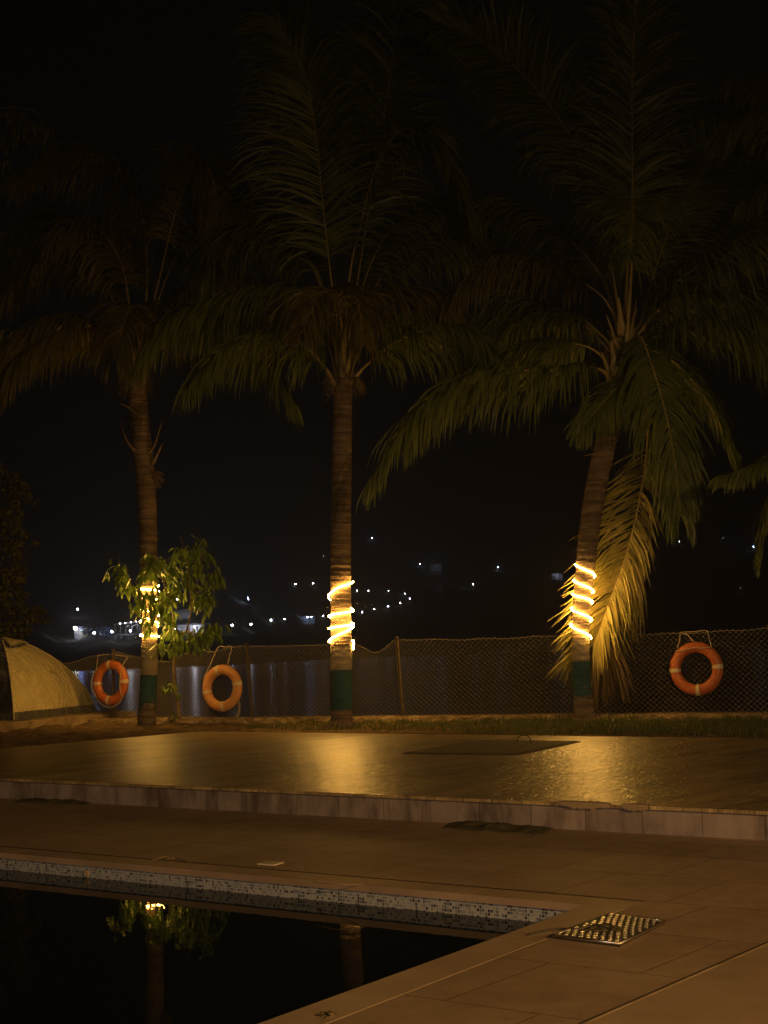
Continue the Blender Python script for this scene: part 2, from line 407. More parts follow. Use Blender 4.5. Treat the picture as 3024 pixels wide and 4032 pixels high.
# coping stones
mt = mat_noise('coping_stone', (0.24, 0.17, 0.105), (0.35, 0.255, 0.16), 2.5, 0.55, 0.25, 0.004); M['coping'] = mt
g = MB()
a = A_POOL + cw
k = 0
while a > -13:
    L = 0.90; a0 = max(a - L, -13)
    g.box(((a + a0) / 2, B_POOL + cw / 2 - .010, ZL - .019), (a - a0 - .003, cw + .004, .036)); a = a0
b = B_POOL - .014
while b > -4:
    g.box((AE(b - .45) + cw / 2 - .010, b - .45, ZL - .019), (cw + .004, .897, .036), 0, math.atan(.066)); b -= .9
abobj(g, 'pool_coping', M['coping'])
# pool shell and water
g = MB()
zb = -1.6
g.add([(-13, B_POOL, zb), (A_POOL, B_POOL, zb), (A_POOL, B_POOL, ZL - .031), (-13, B_POOL, ZL - .031)], [(0, 1, 2, 3)])
g.add([(A_POOL, B_POOL, zb), (AE(-4), -4, zb), (AE(-4), -4, ZL - .031), (A_POOL, B_POOL, ZL - .031)], [(0, 1, 2, 3)])
g.add([(-13, -4, zb), (-13, B_POOL, zb), (-13, B_POOL, ZL - .031), (-13, -4, ZL - .031)], [(0, 1, 2, 3)])
g.add([(-13, -4, zb), (AE(-4), -4, zb), (A_POOL, B_POOL, zb), (-13, B_POOL, zb)], [(0, 1, 2, 3)])
abobj(g, 'pool_basin', M['mosaic'])
g = MB(); ZW = ZL - .108
g.add([(-12.999, -3.999, ZW), (AE(-4) - .001, -3.999, ZW), (A_POOL - .001, B_POOL - .001, ZW), (-12.999, B_POOL - .001, ZW)], [(0, 1, 2, 3)])
abobj(g, 'pool_water', M['pool_water'])
# raised slab the photographer stands beside
g = MB(); p1 = to_ab(onz(3024, 3715, ZL + .02)); 
g.box((p1[0] + 5.0, 0, ZL + .011), (10.0, 14.6, .018))
g.box((p1[0] - .001, 0, ZL + .011), (.010, 14.6, .021), 1)
abobj(g, 'raised_slab', [M['coping'], M['concrete']])
# upper terrace slab with nosing, riser below
g = MB()
A_L = -14.75
g.add([(A_L, B_CURB - .025, 0), (25, B_CURB - .025, 0), (25, B_FAR, 0), (A_L, B_FAR, 0),
       (A_L, B_CURB - .025, -.022), (25, B_CURB - .025, -.022), (25, B_FAR, -.022), (A_L, B_FAR, -.022)],
      [(0, 1, 2, 3), (0, 4, 5, 1), (3, 2, 6, 7), (0, 3, 7, 4), (4, 7, 6, 5)])
abobj(g, 'upper_terrace', M['deck_up'])
g = MB()
n = 200
for i in range(n):
    a0 = A_L + (25 - A_L) * i / n; a1 = A_L + (25 - A_L) * (i + 1) / n
    g.add([(a0, B_CURB, ZL), (a1, B_CURB, ZL), (a1, B_CURB, -.022), (a0, B_CURB, -.022)], [(0, 1, 2, 3)])
g.add([(A_L, B_FAR, ZL), (A_L, B_CURB, ZL), (A_L, B_CURB, -.022), (A_L, B_FAR, -.022)], [(0, 1, 2, 3)])
abobj(g, 'terrace_riser', M['riser'])

# --- ground: soil strip behind the terrace, dropping to the lake beyond the wall
FX, FY, FS = 0.30, 22.3, -0.472                # fence line  Y = FY + FS (X - FX)
def fence_Y(x): return FY + FS * (x - FX)
def ground_z(x, y):
    a, b = to_ab(Vector((x, y, 0)))
    d = (y - fence_Y(x)) / math.hypot(1, FS)   # distance beyond the fence
    z = 0.028 * fbm(x * 1.3, y * 1.3) + 0.012 * fbm(x * 6, y * 6, 3)
    left = max(0, min(1, (-2.5 - x) / 2.0))
    z += left * (0.045 * fbm(x * 2.6, y * 2.2, 9) + 0.06 * max(0, fbm(x * 4, y * 3, 4)))
    z += 0.012
    e = min(max(b - B_FAR, 0), max(0, 99)) if a > A_L else min(99, A_L - a if b < B_FAR else math.hypot(A_L - a, b - B_FAR))
    if a > A_L and b < B_FAR: return -0.25
    z = z * min(1, 0.25 + e * 2.5) - 0.012 + min(e, 1.5) * 0.01
    if d > 0.3: z -= min((d - .3) * .45, 3.2)
    return z
g = MB()
x0, x1, y0, y1 = -14, 14, 11, 40
nx, ny = 360, 300
def gfn(u, v):
    x = x0 + (x1 - x0) * u; y = y0 + (y1 - y0) * v
    return (x, y, ground_z(x, y))
g.grid(gfn, nx, ny)
# clods break the sheet edge outward to a far skirt
go = g.build('ground', M['dirt'], smooth=True); tag(go, kind='structure')
g = MB()
for (xa, ya, xb, yb) in ((-60, -20, 60, 0),):
    pass
g.add([(-80, -30, -.4), (80, -30, -.4), (80, 24, -.4), (-80, 24, -.4)], [(0, 1, 2, 3)])
tag(g.build('resort_ground', M['dirt']), kind='structure')

# --- lake and far hillside
ZK = -2.5
g = MB(); g.add([(-2500, 26, ZK), (2500, 26, ZK), (2500, 2600, ZK), (-2500, 2600, ZK)], [(0, 1, 2, 3)])
tag(g.build('lake', M['lake']), kind='structure')
SH = [(-3000, 430), (0, 455), (600, 455), (1000, 560), (1500, 820), (1750, 880), (2400, 930), (3024, 900), (6000, 800)]
def interp(tab, x):
    if x <= tab[0][0]: return tab[0][1]
    for (a, b), (c, d) in zip(tab, tab[1:]):
        if x <= c: return b + (d - b) * (x - a) / (c - a)
    return tab[-1][1]
def hill_z(px, Y):                              # px: bearing as a photo column, Y: distance
    S = interp(SH, px) + 14 * fbm(px / 160, 2.2)
    d = Y - S; k = Y / 600.0
    if d < 0: return ZK - 1
    z = ZK + min(d, 12) * .25 + min(max(d - 12, 0), 90) * 0.13 + max(d - 100, 0) * 0.19
    z += min(d / 60, 1) * (2.2 * fbm(px / 120, Y / 70) + min(d / 200, 1) * 10 * fbm(px / 400, Y / 260, 5))
    return min(z, 150 + 10 * fbm(px / 300, Y / 300))
g = MB()
def hfn(u, v):
    px = -2600 + 8200 * u; Y = 440 - 60 + (2300 - 380) * v ** 1.7
    S = interp(SH, px); Y = S - 20 + (2400 - S) * v ** 1.8
    return ((px - 1512) / FPX * Y, Y, hill_z(px, Y))
g.grid(hfn, 260, 150)
tag(g.build('far_hillside', M['hill'], smooth=True), kind='structure')
def hill_hit(px, py, clear=0.0, start=None):
    """point of the slope seen at a photo pixel, 'clear' metres above the soil"""
    d = ray(px, py); Y = 440.0
    while Y < 2200:
        P = EYEP + d * (Y / d.y)
        if P.z - clear < hill_z(px, Y) and hill_z(px, Y) > ZK - .5: return P
        Y += 3
    return EYEP + d * (1500 / d.y)

# ================================================================== LOW WALL, PLATFORM
g = MB()
nW = 420
def wall_pt(s, off, z): 
    x = -5.0 + 17.0 * s; d = Vector((1, FS, 0)).normalized(); n = Vector((d.y, -d.x, 0))
    return Vector((x, fence_Y(x), z)) + n * off
prof = [(0.62, -.05), (0.60, .03), (0.56, .075), (0.45, .088), (0.2, .083), (0.0, .08), (-.15, .08), (-.17, -.25)]
def wfn(u, v):
    i = v * (len(prof) - 1); k = min(int(i), len(prof) - 2); f = i - k
    off = prof[k][0] + (prof[k + 1][0] - prof[k][0]) * f; z = prof[k][1] + (prof[k + 1][1] - prof[k][1]) * f
    p = wall_pt(u, off, z); amp = 1.0 if off > .4 else .2
    q = fbm(p.x * 7, p.y * 7 + z * 9, z * 12, 3); q2 = fbm(p.x * 2, p.y * 2, 7)
    p.z += amp * .022 * q + .008 * q2; p.y -= amp * .05 * q + .03 * q2 * amp
    return p
g.grid(wfn, nW, 28)
tag(g.build('stone_wall', M['rock'], smooth=False), 'low rubble wall with a flat sandy top along the foot of the wire fence', 'wall')

# concrete platform for the tent
z_p = 0.15
g = MB()
E1 = onz(533, 2800, z_p); E0 = onz(0, 2850, z_p); dE = (E1 - E0).normalized(); nE = Vector((-dE.y, dE.x, 0))
def slab(g, off0, off1, ext0, ext1, z0, z1, seed):
    def f(u, v):
        L = ext0 + (ext1 - ext0) * u
        # v runs: bottom front, top front, top back
        if v < .35: o_, z = off0, z0 + (z1 - z0) * (v / .35)
        elif v < .42: o_, z = off0 + .02, z1 + .006
        else: o_, z = off0 + (off1 - off0) * (v - .42) / .58, z1 + .008
        p = E0 + dE * L + nE * o_; 
        q = fbm(p.x * 3, p.y * 3, z * 6 + seed, 4)
        p = p - nE * (.03 * q if v < .42 else 0); p.z = z + .012 * q * (1 if v > .2 else 0)
        return p
    g.grid(f, 120, 30)
    e = E0 + dE * ext1
    g.add([e + nE * off0 + Vector((0, 0, z0 - e.z)), e + nE * off1 + Vector((0, 0, z0 - e.z)), e + nE * off1 + Vector((0, 0, z1 - e.z)), e + nE * off0 + Vector((0, 0, z1 + .006 - e.z))], [(0, 1, 2, 3)])
LE = (E1 - E0).length
slab(g, 0, 4.4, -6, LE, -.06, z_p, 1)
po = g.build('concrete_platform', M['concrete'], smooth=False)
tag(po, 'stained concrete platform that the yellow dome tent stands on', 'platform')
g = MB(); e = E0 + dE * (LE - .9)
g.box((e.x + .15, e.y + .35, .035), (1.5, .55, .07), 0, math.atan2(dE.y, dE.x))
tag(g.build('concrete_ledge', M['concrete']), 'narrow lower ledge at the right foot of the tent platform', 'ledge')

# ================================================================== TENT
zT = z_p + .012
C1 = onz(54, 2838, zT); C2 = ony(373, 2796, 25.5); C2.z = zT
dc = (C2 - C1); perp = Vector((-dc.y, dc.x, 0)).normalized() * 1.95
C0 = C1 + perp; C3 = C2 + perp; TC = (C0 + C1 + C2 + C3) / 4; TH = 1.27
tent = thing('dome_tent', (TC.x, TC.y, zT), 'yellow dome tent with dark end panel pitched on the concrete platform', 'tent')
PW = 1.58
def arc(Cn, t):
    h = t                                     # t 0..1 along the pole
    ang = t * pi / 2
    hz = sin(ang) ** (2 / PW); hx = cos(ang) ** (2 / PW)
    p = TC + (Cn - TC) * hx; p.z = zT + TH * hz; return p
def face_pt(Ca, Cb, u, t, out=0.0, wr=1.0):
    a = arc(Ca, t); b = arc(Cb, t); p = a.lerp(b, u)
    nrm = ((Ca + Cb) / 2 - TC); nrm.z = 0; nrm.normalize()
    sag = 4 * u * (1 - u) * (1 - t) * t
    bul = nrm * (.10 * sag + out)
    q = .045 * fbm(u * 6 + Ca.x, t * 6, Ca.y, 5) * 4 * u * (1 - u) * wr
    # radiating tension folds near the hem
    q += .010 * sin(u * 34 + 6 * fbm(u * 3, t * 2, 2)) * max(0, 1 - t * 3.2) * 4 * u * (1 - u)
    return p + bul + nrm * q
def te(u): return .72 + .07 * sin(min(u * 1.25, 1) * pi / 2)
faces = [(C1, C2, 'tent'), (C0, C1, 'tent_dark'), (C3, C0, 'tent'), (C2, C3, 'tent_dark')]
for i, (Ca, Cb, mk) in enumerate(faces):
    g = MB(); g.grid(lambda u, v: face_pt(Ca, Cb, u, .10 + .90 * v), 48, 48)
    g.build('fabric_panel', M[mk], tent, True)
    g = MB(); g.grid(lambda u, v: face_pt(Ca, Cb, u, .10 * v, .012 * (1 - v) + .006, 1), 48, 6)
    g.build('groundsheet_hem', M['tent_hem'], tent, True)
for Cn in (C0, C1, C2, C3):
    g = MB(); g.tube([arc(Cn, t / 30) for t in range(30)], .011, 6)
    g.build('pole_sleeve', M['tent'], tent, True)
g = MB(); g.grid(lambda u, v: face_pt(C1, C2, u * .98 + .01, te(u) + (1 - te(u)) * v, .09 * (1 - v) + .014, .3), 30, 16)
g.build('vent_flap', M['tent'], tent, True)
g = MB(); g.grid(lambda u, v: face_pt(C1, C2, u * .94 + .03, te(u) - .06 * max(0, sin(u * pi)) ** .5 + .10 * v, .022, .9), 30, 4)
g.build('vent_mesh', M['tent_dark'], tent, True)

# ================================================================== FENCE
fence = thing('chain_link_fence', (FX, FY, .08), 'long chain link fence with leaning posts between the palms and the dark lake', 'fence')
fd = Vector((1, FS, 0)).normalized(); fn = Vector((fd.y, -fd.x, 0))   # fn faces the camera
def fpx(px, py, z):                            # fence plane hit
    d = ray(px, py); t = (FY - FS * FX - EYEP.y + 0) / 1
    # solve EYE + d s : Y = FY + FS (X-FX)
    s = (FY - FS * FX) / (d.y - FS * d.x); return EYEP + d * s
base_px = [(100, 2835), (450, 2826), (1000, 2820), (1592, 2815), (2302, 2808), (3060, 2800)]
top_px = [(95, 2600), (452, 2562), (977, 2541), (1568, 2514), (2290, 2492), (3030, 2468)]
posts = []
for (bx_, by_), (tx, ty) in zip(base_px, top_px):
    b0 = fpx(bx_, by_, 0); t0 = fpx(tx, ty, 0); posts.append((b0, t0))
b0, t0 = posts[-1]; posts.append((b0 + fd * 2.8, t0 + fd * 2.8))
for i, (b0, t0) in enumerate(posts):
    g = MB(); ax = (t0 - b0).normalized(); s0 = Vector((b0.x, b0.y, .0)) + fn * .02; s1 = t0 + ax * .03 + fn * .02; w = .016
    # L-angle post, two thin flanges
    for (u0, u1, v0, v1) in ((-w, w, -.003, .003), (-w, -w + .006, .003, .05)):
        vs = []
        for P in (s0, s1):
            for (u, v) in ((u0, v0), (u1, v0), (u1, v1), (u0, v1)): vs.append(P + fd * u + fn * v)
        g.add(vs, [(0, 1, 2, 3), (4, 7, 6, 5), (0, 4, 5, 1), (1, 5, 6, 2), (2, 6, 7, 3), (3, 7, 4, 0)])
    g.build('fence_post', M['metal_post'], fence)
sag_tab = [(.26, .06, .05), (.06, .17, .05), (.02, .06, .04), (.03, .24, .72), (.02, .02, .05), (.02, .03, .05), (0, 0, 0)]
CELL = .041
for i in range(len(posts) - 1):
    (b0, t0), (b1, t1) = posts[i], posts[i + 1]
    L = (b1 - b0).length; nw = int(L / CELL * 1.0)
    H = 1.17; nz = int(H / .040) + 1
    sg = [(.10, .03), (.16, .05), (.045, .02), (.03, .03), (.035, .02), (.03, .03)][i]
    def top_s(s):
        if i == 2: return (.17 * math.exp(-((s - .86) / .10) ** 2) + .03 * sin(s * pi)) * min(1, (1 - s) * 12)
        if i == 1: return .13 * sin(min(1, s * 1.5) * pi) ** 2 + .06 * sin(s * pi) + .02 * sin(s * 19)
        if i == 0: return .09 * (1 - s) + .05 * sin(s * pi) + .02 * sin(s * 15)
        return sg[0] * sin(s * pi) + .008 * sin(s * 23)
    def fpt(s, t, o):
        bb = b0.lerp(b1, s); tt = t0.lerp(t1, s); z0 = .082
        p = bb.lerp(tt, t); top = tt.z - top_s(s)
        p.z = z0 + (top - z0) * t
        slack = top_s(s) * t * t
        p += fn * (o + .3 * slack * sin(s * 17 + t * 5)) + fd * (.05 * slack * sin(t * 9 + s * 11))
        return p
    g = MB(); rw = .0029
    for k in range(nw):
        pts = []
        for j in range(nz + 1):
            s = (k + (-.03 if ((j + k) % 2 == 0) else 1.03)) / nw
            s = min(max(s, 0), 1)
            pts.append(fpt(s, min(j / nz, 1), .003 * (1 if (j + k) % 2 else -1)))
        g.tube(pts, rw, 4, caps=False)
    g.tube([fpt(s / 30, .985 if True else 1, 0) for s in range(31)], .0022, 4)
    g.build('wire_mesh', M['wire'], fence)

# ================================================================== LIFE RINGS
def torus(mb, c, ux, uy, R, r, a0, a1, n, sides, ax=1.0):
    uz = ux.cross(uy); vs = []; full = abs(a1 - a0 - 2 * pi) < 1e-6
    cnt = n if full else n + 1
    for i in range(cnt):
        t = a0 + (a1 - a0) * i / n; rd = ux * cos(t) + uy * sin(t)
        for k in range(sides):
            p = 2 * pi * k / sides; vs.append(c + rd * (R + r * cos(p)) + uz * (r * ax * sin(p)))
    fs = []
    for i in range(n):
        i2 = (i + 1) % cnt
        for k in range(sides):
            k2 = (k + 1) % sides; fs.append((i * sides + k, i2 * sides + k, i2 * sides + k2, i * sides + k2))
    mb.add(vs, fs)
def life_ring(px, py, mat, R, r, tilt, yaw, ropes, label, bands, dist=.10):
    P = fpx(px, py, 0) + fn * dist
    ux = Vector((cos(yaw), sin(yaw), 0)); uy = Vector((0, 0, 1)); nrm = ux.cross(uy)
    uy2 = (uy * cos(tilt) + nrm * sin(tilt))
    t = thing('life_ring', (P.x, P.y, P.z - R - r), label, 'life ring', 'life rings hung on the fence')
    g = MB(); torus(g, P, ux, uy2, R, r, 0, 2 * pi, 64, 20, .82); g.build('ring_body', mat, t, True)
    for bdeg, wd in bands:
        g = MB(); a = radians(bdeg); torus(g, P, ux, uy2, R, r + .0035, a - wd / R / 2, a + wd / R / 2, 6, 20, .84)
        g.build('reflective_band', M['band'], t, True)
    for pts in ropes(P, ux, uy2, R, r):
        g = MB(); g.tube(spline(pts, 40), .0065, 6); g.build('rope', M['rope'], t, True)
    return t
yw = math.atan2(FS, 1)
def at_ring(P, ux, uy, R, r, deg, off=0, out=1.0):
    a = radians(deg); nrm = ux.cross(uy)
    return P + (ux * cos(a) + uy * sin(a)) * (R + r * out) + nrm * off
def ropes1(P, ux, uy, R, r):
    nn = ux.cross(uy); a = lambda d, o=.03, k=1.04: at_ring(P, ux, uy, R, r, d, o, k)
    t1 = fpx(385, 2582, 0); t2 = fpx(503, 2586, 0)
    return [[a(140), (a(140) + t1) / 2 + ux * .0, t1, t1 + ux * .03 + Vector((0, 0, .01)), fpx(445, 2577, 0), t2 - ux * .03, t2, (a(45) + t2) / 2, a(45)],
            [a(140), a(165, .05), a(190, .05, 1.15), a(225, .03, 1.1), a(250, .03, 1.35), a(275, .02, 1.45), a(300, .02, 1.3), a(322, .03, 1.05)],
            [a(45), a(38, .05, 1.05), a(24, .085, .2), a(0, .09, -.25), a(-22, .085, .1), a(-38, .05, 1.0)]]
def ropes2(P, ux, uy, R, r):
    a = lambda d, o=.03, k=1.04: at_ring(P, ux, uy, R, r, d, o, k)
    t1 = fpx(860, 2549, 0); t2 = fpx(912, 2547, 0)
    e1 = fpx(925, 2838, 0); 
    return [[a(158), (a(158) + t1) / 2, t1, (t1 + t2) / 2, t2, (a(72) + t2) / 2, a(72)],
            [a(-28), a(-31, .05, 1.5), fpx(951, 2800, 0) + fn * .1, fpx(940, 2825, 0) + fn * .12, fpx(927, 2840, 0) + fn * .2],
            [a(-30), fpx(957, 2775, 0) + fn * .1, fpx(956, 2800, 0) + fn * .1, fpx(950, 2828, 0) + fn * .13]]
def ropes3(P, ux, uy, R, r):
    a = lambda d, o=.03, k=1.02: at_ring(P, ux, uy, R, r, d, o, k)
    t1 = fpx(2684, 2493, 0); t2 = fpx(2783, 2484, 0)
    kn = [t1 + Vector((.02 * sin(i * 2.1), -.02, .02 * cos(i * 1.7))) for i in range(9)]
    return [[a(132), (a(132) + t1) / 2, t1, (t1 + t2) / 2 + Vector((0, 0, .005)), t2, (t2 + a(52)) / 2, a(52)],
            [a(138, .02), a(132, .075, .4), a(110, .08, -.1), a(90, .085, -.15), a(70, .08, 0), a(52, .05, .9)],
            [t1, fpx(2710, 2500, 0) + fn * .03, fpx(2722, 2512, 0) + fn * .06, a(94, .0, 1.0)],
            kn]
life_ring(455, 2687, M['ring_orange'], .287, .075, -.05, yw - .10, ropes1, 'bright orange life ring on a post with a slack white grab rope, nearest the tent',
          [(94, .05), (3, .05), (182, .05), (265, .05)], .13)
life_ring(891, 2708, M['ring_faded'], .287, .078, -.06, yw - .05, ropes2, 'faded pale orange life ring with a loose rope end trailing to the grass',
          [(105, .05), (12, .05), (193, .05), (278, .05)], .12)
life_ring(2749, 2632, M['ring_orange'], .288, .074, -.04, yw + .02, ropes3, 'deep orange life ring hanging alone on the fence right of the leaning palm',
          [(4, .05), (184, .05), (273, .05)], .10)

# ================================================================== PALMS
def curve_px(pts, Y): return [ony(x, y, Y) for x, y in pts]
def frond(parent, pts, Lmax=.85, n=100, droop=.6, hint=None, mat='frond', r0=.036, s0=.20, seed=0, wind=(0, 0, 0), wid=.04, asym=1.0, droopn=None, tipk=.45, spread=1.0, basew=0.55):
    R = random.Random(seed * 31 + 5)
    sp = spline(pts, 60)
    g = MB(); n = int(n * 1.3)
    rad = [r0 * (1 - .55 * min(1, (i / 59) / .25)) if i / 59 < .25 else r0 * .45 * (1 - .85 * (i / 59 - .25) / .75) for i in range(60)]
    g.tube(sp, rad, 8, 0, flat=.6)
    segs = 5; Gv = Vector((0, 0, -1)); wv_ = Vector(wind)
    gap = 0
    for k in range(n):
        s = s0 + (1 - s0) * (k + R.uniform(-.7, .7)) / (n - 1); s = min(max(s, s0), 1.0)
        x = s * 59; i = min(int(x), 58); P = sp[i].lerp(sp[i + 1], x - i)
        T = (sp[min(i + 2, 59)] - sp[max(i - 1, 0)]).normalized()
        Nn = Vector(hint) if hint else Vector((0, 0, 1))
        Nn = Nn - T * Nn.dot(T)
        if Nn.length < .05: Nn = Vector((0, -1, 0)) - T * Vector((0, -1, 0)).dot(T)
        Nn.normalize(); S = T.cross(Nn).normalized()
        q = (s - s0) / (1 - s0)
        prof = basew + (1 - basew) * min(1, q / .25) if q < .25 else 1 - (1 - tipk) * ((q - .25) / .75) ** 1.6
        if gap > 0: gap -= 1
        elif R.random() < .025: gap = R.randint(1, 3)
        for side in (-1, 1):
            L = Lmax * prof * R.uniform(.82, 1.08) * (asym if side > 0 else 1)
            if R.random() < .06: L *= R.uniform(.3, .8)
            if gap > 0 and R.random() < .8: continue
            al = radians(28 + 34 * q + 6 * fbm(k * .13, side * 3, seed) + R.uniform(-11, 11)) / max(.4, spread)
            d = S * side * cos(al) + T * sin(al) + Nn * R.uniform(.05, .38)
            d.normalize(); p = P.copy(); pl = [p.copy()]; ds = []
            dr = (droop if side > 0 or droopn is None else droopn) * R.uniform(.6, 1.4) + (R.uniform(.2, .9) if R.random() < .12 else 0)
            for j in range(segs):
                d = (d + Gv * dr * (.18 + .16 * j) + wv_ * (.1 * j) + Vector((R.uniform(-1, 1), R.uniform(-1, 1), R.uniform(-.6, .6))) * .05).normalized()
                ds.append(d.copy()); p = p + d * (L / segs); pl.append(p.copy())
            ds.append(d.copy())
            tw = R.uniform(-.5, .5); wl = []
            for dd in ds:
                w = T - dd * T.dot(dd)
                if w.length < .1: w = S - dd * S.dot(dd)
                w.normalize(); wl.append((w * cos(tw) + dd.cross(w) * sin(tw)))
            W = wid * R.uniform(.75, 1.15)
            g.ribbon(pl, wl, [W * .45, W, W * .95, W * .75, W * .45, .003], 1)
    o = g.build('frond', [M['stem'], M[mat]], parent)
    return o
def palm_trunk(parent, path, rads, seed, nseg=300):
    sp = spline(path, nseg); R = random.Random(seed)
    L = sum((sp[i + 1] - sp[i]).length for i in range(nseg - 1)); 
    rr = []; z = 0; rings = [0]; 
    while rings[-1] < L: rings.append(rings[-1] + R.uniform(.045, .11))
    acc = 0; j = 0; amp = R.uniform(.02, .09)
    for i in range(nseg):
        t = i / (nseg - 1) * (len(rads) - 1); k = min(int(t), len(rads) - 2); base = rads[k] + (rads[k + 1] - rads[k]) * (t - k)
        if i: acc += (sp[i] - sp[i - 1]).length
        while j < len(rings) - 2 and acc > rings[j + 1]: j += 1; amp = R.uniform(.02, .10)
        f = (acc - rings[j]) / (rings[j + 1] - rings[j])
        rr.append(base * (1 + amp * (f - .5)))
    g = MB()
    g.tube(sp, rr, 28, 0, rfun=lambda i, t: 1 + .035 * fbm(cos(t) * 1.5 + seed, sin(t) * 1.5, sp[i].z * 9, 3) + .02 * fbm(cos(t) * 5, sin(t) * 5, sp[i].z * 25, 2))
    return g.build('trunk', M['trunk'], parent, False), sp
def sp_at_z(sp, z):
    for i in range(len(sp) - 1):
        if sp[i + 1].z >= z: 
            f = (z - sp[i].z) / (sp[i + 1].z - sp[i].z); return sp[i].lerp(sp[i + 1], max(0, f))
    return sp[-1]
def wrap(parent, sp, z0, z1, r, mat, seed, name):
    n = 60; g = MB()
    pts = [sp_at_z(sp, z0 + (z1 - z0) * i / (n - 1)) for i in range(n)]
    def rf(i, t):
        z = pts[i].z
        fold = abs(math.fmod(z * 11 + .7 * sin(t + seed) + .9 * fbm(cos(t), sin(t), z * 3, 2) + 50, 1.0))
        return 1 + .05 * (1 - fold) * (0.5 + .5 * noise.noise(Vector((cos(t) * 1.2 + seed, sin(t) * 1.2, z * 7)))) + .025 * fbm(cos(t) * 2, sin(t) * 2, z * 4 + seed, 3)
    g.tube(pts, r, 48, 0, False, rfun=rf)
    return g.build(name, mat, parent, True)
def stub(parent, p0, p1, p2, r):
    g = MB(); g.tube(spline([p0, p1, p2], 12), [r * (1 - .075 * i) for i in range(12)], 8, flat=.45)
    g.build('leaf_stub', M['twig'], parent, True)
def boot(parent, pos, r, h, seed):
    """fibrous leaf bases round the top of the trunk"""
    R = random.Random(seed); g = MB()
    for k in range(9):
        a = k * 2.4 + R.uniform(-.3, .3); z = h * (k / 9)
        d = Vector((cos(a), sin(a), 0)); p = pos + Vector((0, 0, z - h * .35))
        g.tube(spline([p + d * r * .5, p + d * r * 1.05 + Vector((0, 0, .12)), p + d * r * 1.35 + Vector((0, 0, .30)), p + d * r * 1.9 + Vector((0, 0, .48))], 10),
               [r * .62, r * .6, r * .55, r * .48, r * .4, r * .33, r * .28, r * .24, r * .2, r * .17], 8, flat=.45)
    g.build('leaf_base', M['stem'], parent, True)
    g = MB()
    for k in range(170):
        a = R.uniform(0, 2 * pi); d = Vector((cos(a), sin(a), 0)); p = pos + d * r * R.uniform(.7, 1.5) + Vector((0, 0, R.uniform(-.35, .35) * h))
        q = [p]; v = (d * R.uniform(.2, 1) + Vector((R.uniform(-1, 1), R.uniform(-1, 1), R.uniform(-.4, .8))) * .6).normalized()
        for j in range(4): v = (v + Vector((R.uniform(-.5, .5), R.uniform(-.5, .5), -.35))).normalized(); q.append(q[-1] + v * R.uniform(.03, .07))
        g.tube(q, .003, 3, caps=False)
    g.build('trunk_fibre', M['twig'], parent)

# ---- palm one (left)
Y1 = 23.0
B = onz(576, 2858, .0); B = Vector((ony(576, 2858, Y1).x, Y1, -.02))
palm1 = thing('coconut_palm', B, 'left coconut palm with broken leaf stubs under its crown, behind the young tree', 'palm tree', 'coconut palms wound with rope lights')
path1 = [B] + [ony(x, y, Y1) for x, y in ((582, 2740), (588, 2600), (589, 2450), (588, 2280), (583, 2050), (570, 1850), (552, 1680), (540, 1560), (530, 1450))]
t1, sp1 = palm_trunk(palm1, path1, [.148, .125, .117, .115, .122, .14, .145, .15, .145, .11], 3)
ZH = lambda y, x, Y: ony(x, y, Y).z
wrap(palm1, sp1, ZH(2786, 580, Y1), ZH(2659, 585, Y1), .129, M['green_cloth'], 1, 'cloth_wrap')
wrap(palm1, sp1, ZH(2657, 586, Y1), ZH(2535, 588, Y1), .125, M['cream_cloth'], 2, 'cloth_wrap')
for (a, b_, c_) in (((530, 1775), (500, 1735), (470, 1655)), ((585, 1790), (610, 1750), (637, 1662)), ((600, 1830), (620, 1790), (640, 1745)), ((545, 1640), (500, 1600), (470, 1590))):
    stub(palm1, ony(*a, Y1 - .1), ony(*b_, Y1 - .16), ony(*c_, Y1 - .2), .04)
R_ = random.Random(5); g = MB()
for k in range(40):
    p = ony(605, 1870, Y1 - .08) + Vector((R_.uniform(-.03, .03), R_.uniform(-.05, .05), R_.uniform(-.08, .08))); v = Vector((R_.uniform(.3, 1), R_.uniform(-.4, .3), R_.uniform(-.9, .1))).normalized()
    g.tube([p, p + v * .08, p + v * .15 + Vector((0, 0, -.03))], .003, 3, caps=False)
g.build('trunk_fibre', M['twig'], palm1)
crown1 = ony(535, 1500, Y1); boot(palm1, crown1, .12, .5, 4)
def F(palm, Y, seq, **kw):
    if kw.get('seed') not in (45, 46, 47, 51, 53, 54): kw['Lmax'] = kw.get('Lmax', .85) * 1.4
    return frond(palm, [ov(x, y, Y + dy) for x, y, dy in seq], **kw)
F(palm1, Y1, [(292, 815, 0), (262, 750, -.2), (200, 705, -.5), (110, 700, -.8), (20, 750, -1.0), (-50, 840, -1.1)], Lmax=.95, droop=1.0, mat='frond_red', seed=1)
F(palm1, Y1, [(288, 800, 0), (250, 730, .4), (160, 690, 1.0), (40, 730, 1.6), (-60, 800, 2)], Lmax=.9, droop=1.1, mat='frond', seed=2)
F(palm1, Y1, [(305, 810, 0), (350, 750, -.3), (420, 715, -.6), (500, 725, -.9), (570, 780, -1.1), (625, 860, -1.2)], Lmax=.85, droop=1.0, seed=3)
F(palm1, Y1, [(300, 800, 0), (330, 740, .4), (400, 690, .9), (480, 700, 1.4), (560, 760, 1.8)], Lmax=.9, droop=1.1, seed=4, mat='frond_red')
F(palm1, Y1, [(292, 790, 0), (280, 670, -.1), (270, 600, -.2), (243, 530, -.4), (200, 490, -.6), (140, 500, -.8), (90, 560, -.9)], Lmax=.8, droop=.85, mat='frond_red', seed=5, s0=.3)
